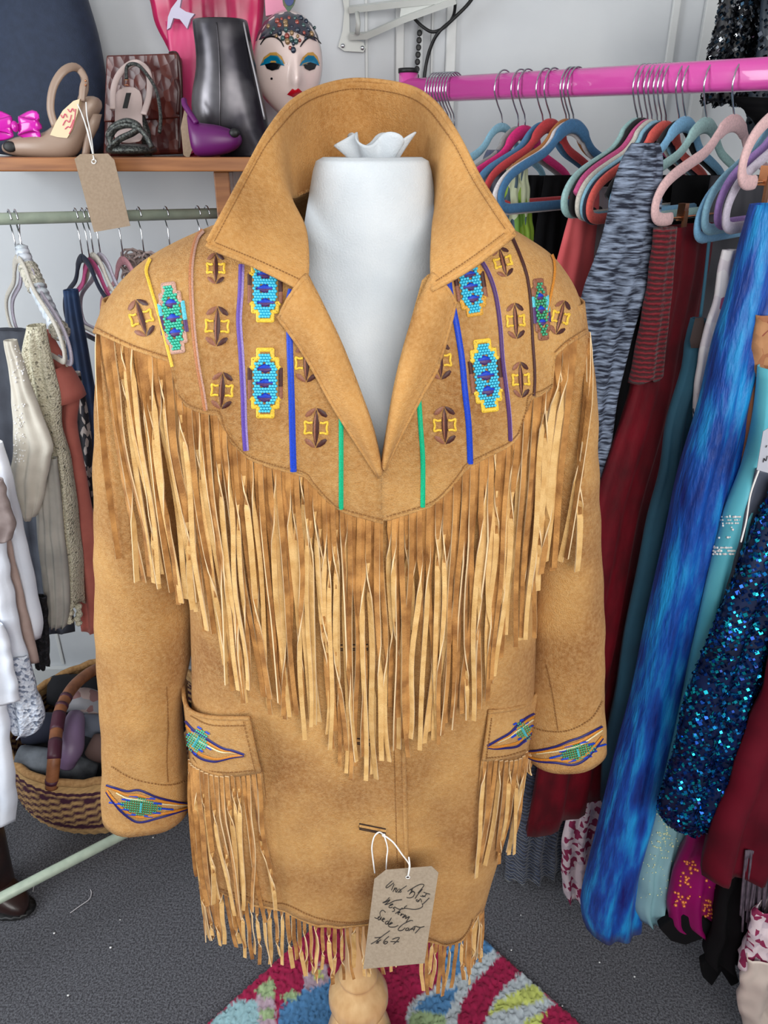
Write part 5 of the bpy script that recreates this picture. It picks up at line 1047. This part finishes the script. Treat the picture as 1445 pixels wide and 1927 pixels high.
def nhang(px, Y, col, label, kind='bar', lean=0.0):      # hangers whose hooks lie right of the picture: placed by their near lower corner
    d = (HD + Vector((0, 0, 0))).normalized(); c = P(px[0], px[1], Y); a = c - d * .208 + Vector((0, 0, .150)); rz = rrail(1430).z
    return hanger(label, a, d, col, HD, kind, 1.0, 'hangers on the pink rail', hook_h=rz - a.z, rail_r=.0285, drop=.92)
nhang((1311, 450), 1.215, 'lightblue', 'sky blue velvet hanger end, the lowest of the bunch by the blue velvet dress'); nhang((1325, 434), 1.20, 'aqua', 'pale blue hanger end just above the lowest sky blue one'); nhang((1349, 424), 1.175, 'purple', 'lilac purple velvet hanger end between a blue and a grey one'); nhang((1364, 432), 1.15, 'lilac', 'pale grey-lilac hanger end beside the blue velvet dress'); nhang((1394, 345), 1.11, 'palepink', 'pale pink clip hanger end gripping the blue velvet dress', 'clip')
# dresses: depth Y grows towards the far end of the rail
def velvet(name, dark, mid, light, scale=7, st=(1.4, 1.4, .35), rough=.55, lo=.35, hi=.66):
    m = mat(name, dark, light, rough=rough, scale=scale, stretch=st, fac=(lo, hi), sheen=.15, bump=.9, bscale=scale * 4, detail=10)
    r = [n for n in m.node_tree.nodes if n.type == 'VALTORGB'][0].color_ramp; e = r.elements.new((lo + hi) / 2); e.color = lin(mid); return m
M_bvel = velvet('crushed_blue_velvet', (1, 24, 104), (4, 74, 166), (22, 146, 214), 26, (1.8, 1.8, .30), .5, .30, .68); M_crim = mat('crimson_velvet', (66, 0, 10), (100, 0, 19), spec=.25, rough=.75, scale=22, stretch=(1, 1, .5), sheen=.08, bump=.4, bscale=60); M_red2 = mat('plain_crimson_velvet', (64, 0, 16), (92, 0, 24), rough=.7, scale=8, spec=.25, sheen=.05)
M_knit = mat('blue_marl_knit', (24, 30, 48), (140, 154, 178), rough=.85, scale=46, stretch=(.8, .8, 5.5), fac=(.4, .64), bump=1.2, bscale=60, detail=6); M_coral2 = mat('coral_pink_crepe', (208, 92, 96), (194, 78, 82), rough=.8, scale=12, sheen=.2); M_teal = mat('teal_grey_crepe', (32, 82, 104), (24, 66, 86), rough=.8, scale=9, sheen=.15)
M_floral = vor_mat('white_floral', [(0, (226, 222, 226)), (.62, (214, 206, 214)), (.8, (170, 84, 130)), (.92, (54, 44, 66))], 34, .7, 0, .1); M_tan2 = mat('tan_satin', (166, 104, 66), (140, 84, 52), rough=.6, scale=7); M_tanl = vor_mat('tan_lace', [(0, (178, 128, 88)), (.6, (160, 104, 70)), (.85, (140, 70, 56))], 70, .8, 0, .6)
M_aqua = mat('aqua_satin', (104, 196, 214), (84, 178, 200), rough=.45, scale=6, sheen=.2); M_aqual = mat('pale_aqua_georgette', (136, 178, 186), (116, 158, 168), rough=.65, scale=8); M_seqb = mat('blue_sequin_ground', (2, 26, 70), (1, 14, 44), rough=.4, scale=30); M_mag = mat('magenta_sari_silk', (142, 10, 96), (120, 6, 78), rough=.4, scale=6); M_blk = mat('black_velvet', (8, 8, 11), rough=.9, spec=.2); M_nruf = wave_mat('navy_ruffle', (22, 28, 44), (52, 62, 84), 28, 'Z', 5, .85, .7, .2)
M_pfl = vor_mat('rose_leaf_print', [(0, (206, 190, 196)), (.55, (186, 170, 180)), (.7, (130, 30, 72))], 75, .7, 0, .15); M_gfl = vor_mat('green_leaf_print', [(0, (118, 150, 40)), (.3, (172, 180, 150)), (.55, (50, 74, 90)), (.75, (88, 130, 40))], 46, .6, 0, .1, (1, 1, .35)); M_dust = mat('grey_dust_cloth', (150, 140, 146), rough=.8); M_pflf = mat('plum_grey_fringe', (92, 80, 92), (66, 56, 68), rough=.8, scale=60)
def sequins(o, n, r, mats, seed, zmin=None, name='sequins'):
    rs = random.Random(seed); me = o.data; polys = [p for p in me.polygons if p.normal.y < .25 or True]; ar = [p.area for p in polys]; m = MB()
    for p in rs.choices(polys, ar, k=n):
        v = [me.vertices[i].co for i in p.vertices]; a, b = rs.random(), rs.random(); c = v[0].lerp(v[1], a).lerp(v[3].lerp(v[2], a), b); nn = p.normal.copy()
        if nn.y > 0 and c.y < 0: nn = -nn
        nn = (nn + Vector((rs.gauss(0, .35), rs.gauss(0, .35), rs.gauss(0, .35)))).normalized(); t = nn.cross(Vector((.3, .2, 1))).normalized(); q = nn.cross(t); rr = r * rs.uniform(.6, 1.25)
        for s_ in (1, -1):
            cc_ = c + p.normal * (.0025 * s_)
            m.add([cc_ + t * rr, cc_ + q * rr, cc_ - t * rr, cc_ - q * rr], [(0, 1, 2, 3)], rs.randrange(len(mats)))
    s = m.obj(name, mats, o, smooth=False); s['kind'] = 'stuff'; return s
def spots(o, pts, m_, name='embroidery', r=.003):         # raised embroidery beads on the side facing the room
    tr = BVHTree.FromObject(o, bpy.context.evaluated_depsgraph_get()); L_ = []
    for u, v, s_ in pts:
        l_ = tr.ray_cast(O0, ray(u, v).normalized())[0]
        if l_ is not None: L_.append((l_ + Vector((0, -.001, 0)), r * s_))
    if L_: return bead_mesh(name, L_, r, m_, o)
sq_b = [mat('sequin_' + k, c, rough=.18, metal=.8) for k, c in (('azure', (20, 130, 200)), ('cobalt', (8, 60, 140)), ('teal', (20, 170, 190)), ('deep', (4, 32, 84)), ('deep2', (6, 44, 110)))]
sq_k = [mat('sequin_' + k, c, rough=.2, metal=.85) for k, c in (('jet', (20, 22, 28)), ('jet2', (34, 38, 46)), ('silver', (150, 154, 160)), ('petrol', (26, 48, 66)))]
# the far, high pieces
o = G('sequin_jacket', 'black sequinned jacket hanging high behind the pink rail', 'jacket', [(-60, 1375, 1440), (0, 1358, 1436), (60, 1347, 1428), (140, 1330, 1420), (196, 1324, 1412)], mat('jet_ground', (14, 16, 22), rough=.5), 1.72, .5, .05, 3, .008, 21); sequins(o, 2600, .0040, sq_k, 3)
o = G('sequin_dress', 'petrol and black sequinned dress at the top right corner', 'dress', [(-60, 1436, 1560), (60, 1428, 1550), (140, 1418, 1540), (205, 1410, 1530), (260, 1405, 1520)], mat('petrol_ground', (18, 34, 48), rough=.5), 1.62, .5, .05, 3, .008, 22); sequins(o, 1800, .004, sq_k, 4)
G('black_feather_wrap', 'black wrap behind the dusty pink hanger at the right edge', 'wrap', [(185, 1372, 1540), (215, 1405, 1540), (250, 1440, 1540)], M_blk, 1.56, .4, .04, 3, .008, 23)
for u0, u1, v1, y, sd, lb, mm in ((885, 960, 1100, 1.86, 24, 'dark teal beaded dress behind the right coat collar', vor_mat('teal_beads', [(0, (20, 60, 84)), (.5, (40, 110, 130)), (.8, (14, 22, 34))], 130, .5, .2, .5)), (960, 1030, 1200, 1.80, 25, 'added black dress filling the dark gap under the steel blue hanger', M_blk), (1015, 1090, 1250, 1.74, 26, 'added black dress filling the dark gap under the large blue hanger', M_blk), (1085, 1190, 1300, 1.66, 27, 'added black dress filling the dark gap between the mint hanger and the coral top', M_blk), (1180, 1290, 1350, 1.58, 28, 'added black dress filling the dark gap behind the knitted cardigan', M_blk), (1260, 1370, 1300, 1.50, 29, 'added black dress filling the dark gap behind the dusty pink hanger', M_blk), (1330, 1440, 1300, 1.40, 30, 'dark grey pleated dress seen through the dusty pink hanger', mat('dark_grey_pleat', (60, 60, 66), (34, 34, 40), rough=.8, scale=10))):
    G('backing_dress', lb, 'dress', [(330, u0 + 10, u1), (450, u0 - 8, u1 - 6), (700, u0 - 30, u1 - 40), (v1, u0 - 90, u1 - 110)], mm, y, .4, .05, 4, .008, sd)  # the black ones are added fill, standing in for the dark gap behind
G('leaf_scarf', 'green and white leaf-print scarf over the large blue hanger', 'scarf', [(308, 955, 992), (340, 952, 994), (400, 950, 1000), (470, 952, 1004)], M_gfl, 1.545, .3, .02, 3, .006, 31)
G('knit_strap_top', 'grey knitted strap and blue braid over the steel blue hanger', 'top', [(282, 918, 962), (310, 905, 958), (360, 902, 950)], mat('grey_knit', (92, 94, 104), (60, 66, 92), rough=.9, scale=60), 1.64, .3, .03, 2, .004, 32)
G('grey_slip', 'pale grey slip with navy straps between coral top and knitted cardigan', 'slip', [(352, 1124, 1146), (420, 1110, 1150), (520, 1096, 1136), (700, 1066, 1104), (900, 1040, 1080)], M_dust, 1.42, .4, .02, 2, .005, 33)
G('coral_dress', 'coral pink crepe dress hanging beside the right coat shoulder', 'dress', [(348, 1092, 1124), (400, 1072, 1122), (480, 1050, 1116), (560, 1036, 1104), (700, 1012, 1080), (900, 980, 1050)], M_coral2, 1.40, .4, .03, 2, .006, 34)
kn = G('knit_cardigan', 'blue-grey marl knitted cardigan sagging over the mint hanger arm', 'cardigan', [(268, 1188, 1238), (290, 1172, 1246), (340, 1156, 1243), (400, 1144, 1238), (480, 1122, 1228), (560, 1096, 1214), (640, 1076, 1190), (750, 1056, 1164), (900, 1030, 1140), (1050, 1000, 1124)], M_knit, 1.24, .15, .04, 3, .010, 35)
sm = kn.modifiers.new('s', 'SUBSURF'); sm.levels = sm.render_levels = 1
cd = G('crimson_dress', 'crimson velvet dress with smocked bodice on the dusty pink clip hanger', 'dress', [(424, 1237, 1340), (520, 1228, 1328), (640, 1208, 1300), (715, 1194, 1285), (740, 1186, 1280), (840, 1152, 1260), (1000, 1110, 1226), (1200, 1064, 1196), (1400, 1020, 1166), (1508, 1000, 1150)], M_crim, 1.228, .8, .05, 4, .010, 36)
M_smock = wave_mat('crimson_smocking', (58, 0, 8), (116, 2, 24), 40, 'Z', 2, .75, .9, .1)
G('smocked_panel', '', '', [(428, 1235, 1268), (520, 1226, 1260), (640, 1206, 1246), (712, 1192, 1236)], M_smock, 1.214, .8, .034, 2, .003, 37, parent=cd)
G('navy_ruffle_skirt', 'dark navy ruffled skirt hem under the right coat cuff', 'skirt', [(1350, 985, 1090), (1460, 972, 1078), (1560, 960, 1068), (1640, 952, 1060)], M_nruf, 1.34, .2, .06, 4, .014, 38, hem=.012)
G('rose_print_skirt', 'white and plum leaf-print skirt hem left of the blue velvet dress', 'skirt', [(1400, 1080, 1150), (1510, 1070, 1142), (1600, 1058, 1132), (1680, 1062, 1112)], M_pfl, 1.27, .2, .05, 3, .012, 39, hem=.014)
te = G('teal_dress', 'teal grey crepe dress with a thin strap between crimson and blue velvet', 'dress', [(600, 1308, 1326), (640, 1293, 1334), (690, 1285, 1328), (800, 1256, 1310), (900, 1240, 1296), (1000, 1214, 1282), (1200, 1178, 1258), (1400, 1142, 1226), (1500, 1134, 1210)], M_teal, 1.19, .3, .04, 3, .008, 40)
MB().tube(catmull([P(1318, 596, 1.175), P(1326, 530, 1.18), P(1334, 455, 1.19)], 12), .0025, 6).obj('strap', M_teal, te); MB().loft([[P(1308 + a, v, 1.168) for a in (0, 8, 16)] for v, in ((598,),)] + [[P(1296 + a, 640, 1.160) for a in (2, 18, 34)], [P(1298 + a, 655, 1.165) for a in (2, 14, 28)]], ring=False).obj('cup_lining', mat('brown_lining', (48, 34, 32), rough=.8), te)
G('white_floral_blouse', 'white floral blouse squeezed beside the top of the blue velvet dress', 'blouse', [(470, 1362, 1392), (560, 1345, 1380), (640, 1322, 1362), (720, 1312, 1350), (790, 1308, 1340)], M_floral, 1.155, .3, .02, 2, .006, 41)
bv = G('velvet_dress', 'long bright blue crushed velvet dress reaching almost to the carpet', 'dress', [(384, 1420, 1520), (450, 1402, 1505), (560, 1376, 1480), (640, 1353, 1446), (760, 1326, 1408), (900, 1286, 1370), (1000, 1263, 1347), (1150, 1231, 1312), (1300, 1199, 1284), (1450, 1160, 1256), (1600, 1124, 1212), (1690, 1104, 1197), (1732, 1108, 1194)], M_bvel, 1.11, .35, .09, 3, .006, 42, nr=70, n=60, hem=.0)
tl = G('tan_dress', 'tan dress with lace bodice right of the blue velvet dress', 'dress', [(700, 1414, 1470), (800, 1402, 1455), (900, 1386, 1436), (980, 1372, 1410), (1100, 1345, 1380)], M_tan2, 1.09, .4, .03, 2, .006, 43); G('lace_bodice', '', '', [(590, 1424, 1480), (650, 1416, 1475), (704, 1412, 1470)], M_tanl, 1.085, .4, .034, 2, .004, 44, parent=tl)
aq = G('aqua_dress', 'pale aqua dress with a beaded waistband behind the blue sequinned dress', 'dress', [(690, 1434, 1470), (800, 1426, 1458), (880, 1404, 1436), (960, 1372, 1406), (1000, 1360, 1398), (1040, 1347, 1392), (1200, 1312, 1368), (1400, 1266, 1334), (1520, 1238, 1306)], M_aqua, 1.06, .35, .05, 2, .006, 45)
rs = random.Random(8); spots(aq, [(1352 + rs.uniform(0, 42) - (v - 970) * .18, v, rs.uniform(.4, 1)) for v in [rs.choice((972, 978, 984, 1030, 1036, 1042, rs.uniform(970, 1042))) for _ in range(110)]], M_crumb, 'waistband_beads', .0026)
gb = G('georgette_skirt', 'pale aqua embroidered georgette skirt hem below the aqua dress', 'skirt', [(1440, 1250, 1320), (1540, 1228, 1308), (1620, 1206, 1290), (1690, 1196, 1276), (1718, 1204, 1262)], M_aqual, 1.075, .3, .06, 4, .010, 46, hem=.006)
spots(gb, [(1250 + rs.gauss(0, 14) - (v - 1560) * .1, v, rs.uniform(.4, 1)) for v in [rs.uniform(1500, 1600) for _ in range(120)]] + [(rs.uniform(1205, 1280), rs.uniform(1600, 1700), rs.uniform(.3, .8)) for _ in range(60)], mat('pale_gold_bead', (206, 214, 176), rough=.3), 'embroidery', .0024)
mg = G('sari_skirt', 'magenta silk skirt with gold flowers under the blue sequinned dress', 'skirt', [(1480, 1320, 1400), (1580, 1290, 1376), (1660, 1262, 1362), (1720, 1264, 1352), (1738, 1290, 1345)], M_mag, 1.04, .3, .05, 3, .010, 47, hem=.002)
spots(mg, [(c[0] + rs.gauss(0, 7), c[1] + rs.gauss(0, 8), rs.uniform(.5, 1.1)) for c in ((1312, 1560), (1340, 1600), (1300, 1630), (1278, 1690), (1332, 1700), (1345, 1660), (1290, 1655), (1338, 1720)) for _ in range(14)], mat('gold_print', (222, 130, 70), rough=.35, metal=.3), 'gold_flowers', .0038)
sb_ = G('blue_sequin_dress', 'glittering blue sequinned dress ending above the magenta skirt', 'dress', [(900, 1466, 1560), (1000, 1424, 1540), (1100, 1382, 1500), (1200, 1342, 1470), (1300, 1303, 1444), (1400, 1277, 1410), (1480, 1258, 1380), (1520, 1252, 1366), (1540, 1290, 1352)], M_seqb, 1.01, .3, .06, 3, .010, 48, hem=.014); sequins(sb_, 8500, .0036, sq_b, 9)
G('red_velvet_dress', 'plain dark red velvet dress at the right edge of the picture', 'dress', [(1150, 1470, 1620), (1240, 1444, 1600), (1320, 1424, 1580), (1400, 1394, 1560), (1500, 1358, 1520), (1590, 1330, 1490), (1622, 1326, 1470)], M_red2, .97, .3, .07, 3, .014, 49)
G('grey_cord_top', 'grey satin tie and sleeve in front of the aqua dress', 'top', [(880, 1424, 1470), (960, 1404, 1450), (1040, 1386, 1420), (1150, 1355, 1384)], mat('grey_satin', (82, 88, 104), rough=.5), 1.045, .3, .015, 1, .003, 50)
# black velvet ties trailing on the carpet, plum fringe, floral and cream hems
bt2 = empty('black_velvet_wrap', PZ(1340, 1830, 0)); tag(bt2, 'black velvet wrap with trailing bow ends near the carpet', 'wrap')
G('drop', '', '', [(1560, 1380, 1460), (1660, 1360, 1420), (1750, 1342, 1400), (1800, 1330, 1392)], M_blk, 1.0, .3, .05, 3, .012, 51, parent=bt2)
for pts in ([(1240, 1748), (1275, 1722), (1320, 1728), (1352, 1745), (1330, 1765), (1290, 1780), (1262, 1772)], [(1320, 1815), (1345, 1800), (1378, 1806), (1392, 1850), (1376, 1858), (1358, 1830), (1340, 1858), (1324, 1842)], [(1330, 1760), (1385, 1770), (1390, 1820), (1340, 1800)]):
    o = MB().slab([P(u, v, 1.03) for u, v in pts], (0, 1, 0), .02).obj('bow_end', M_blk, bt2, smooth=False); bevel(o, .004, 2)
pf = empty('plum_fringe_shawl', P(1420, 1650, .95)); tag(pf, 'plum-grey shawl fringe hanging below the red velvet dress', 'shawl')
for k in range(26):
    u = 1392 + k * 3.4; v1 = 1722 + 26 * math.sin(k * 1.7) + (k % 4) * 5; MB().tube(catmull([P(u + 12, 1600, .955), P(u + 6, 1660, .95 + .006 * (k % 3)), P(u + rs.uniform(-3, 3), v1, .95)], 8), .0022, 5).obj('fringe_strand', M_pflf, pf)
G('floral_chiffon_hem', 'crumpled white floral chiffon hem at the right edge', 'skirt', [(1700, 1425, 1520), (1760, 1408, 1510), (1800, 1394, 1500), (1818, 1400, 1490)], M_pfl, .935, .2, .05, 4, .012, 52, hem=.012)
G('cream_satin_hem', 'cream satin skirt hem in the bottom right corner', 'skirt', [(1790, 1412, 1520), (1850, 1396, 1510), (1900, 1402, 1500), (1940, 1408, 1490)], mat('cream_satin', (200, 186, 176), (180, 166, 158), rough=.4, scale=8), .92, .2, .05, 3, .012, 53, hem=.01)
t4 = empty('price_tag', P(1440, 860, .985)); tag(t4, 'pale grey card tag with handwriting at the right edge beside the aqua dress', 'price tag')
MB().slab([P(u, v, .985) for u, v in ((1436, 812), (1470, 790), (1480, 900), (1424, 884))], (0, 1, 0), .001).obj('card', mat('grey_card', (176, 178, 190), rough=.8), t4, smooth=False)
m = MB()
for s_ in ([(1436, 870), (1438, 862), (1441, 868), (1444, 858)], [(1441, 842), (1443, 838)]): m.tube(catmull([P(u, v, .983) for u, v in s_], 8), .0006, 5)
m.obj('handwriting', M_ink, t4); MB().tube(catmull([P(1428, 884, .99), P(1412, 930, .995), P(1404, 980, 1.0), P(1394, 1020, 1.0)], 20), .0014, 6).obj('string', M_string, t4)
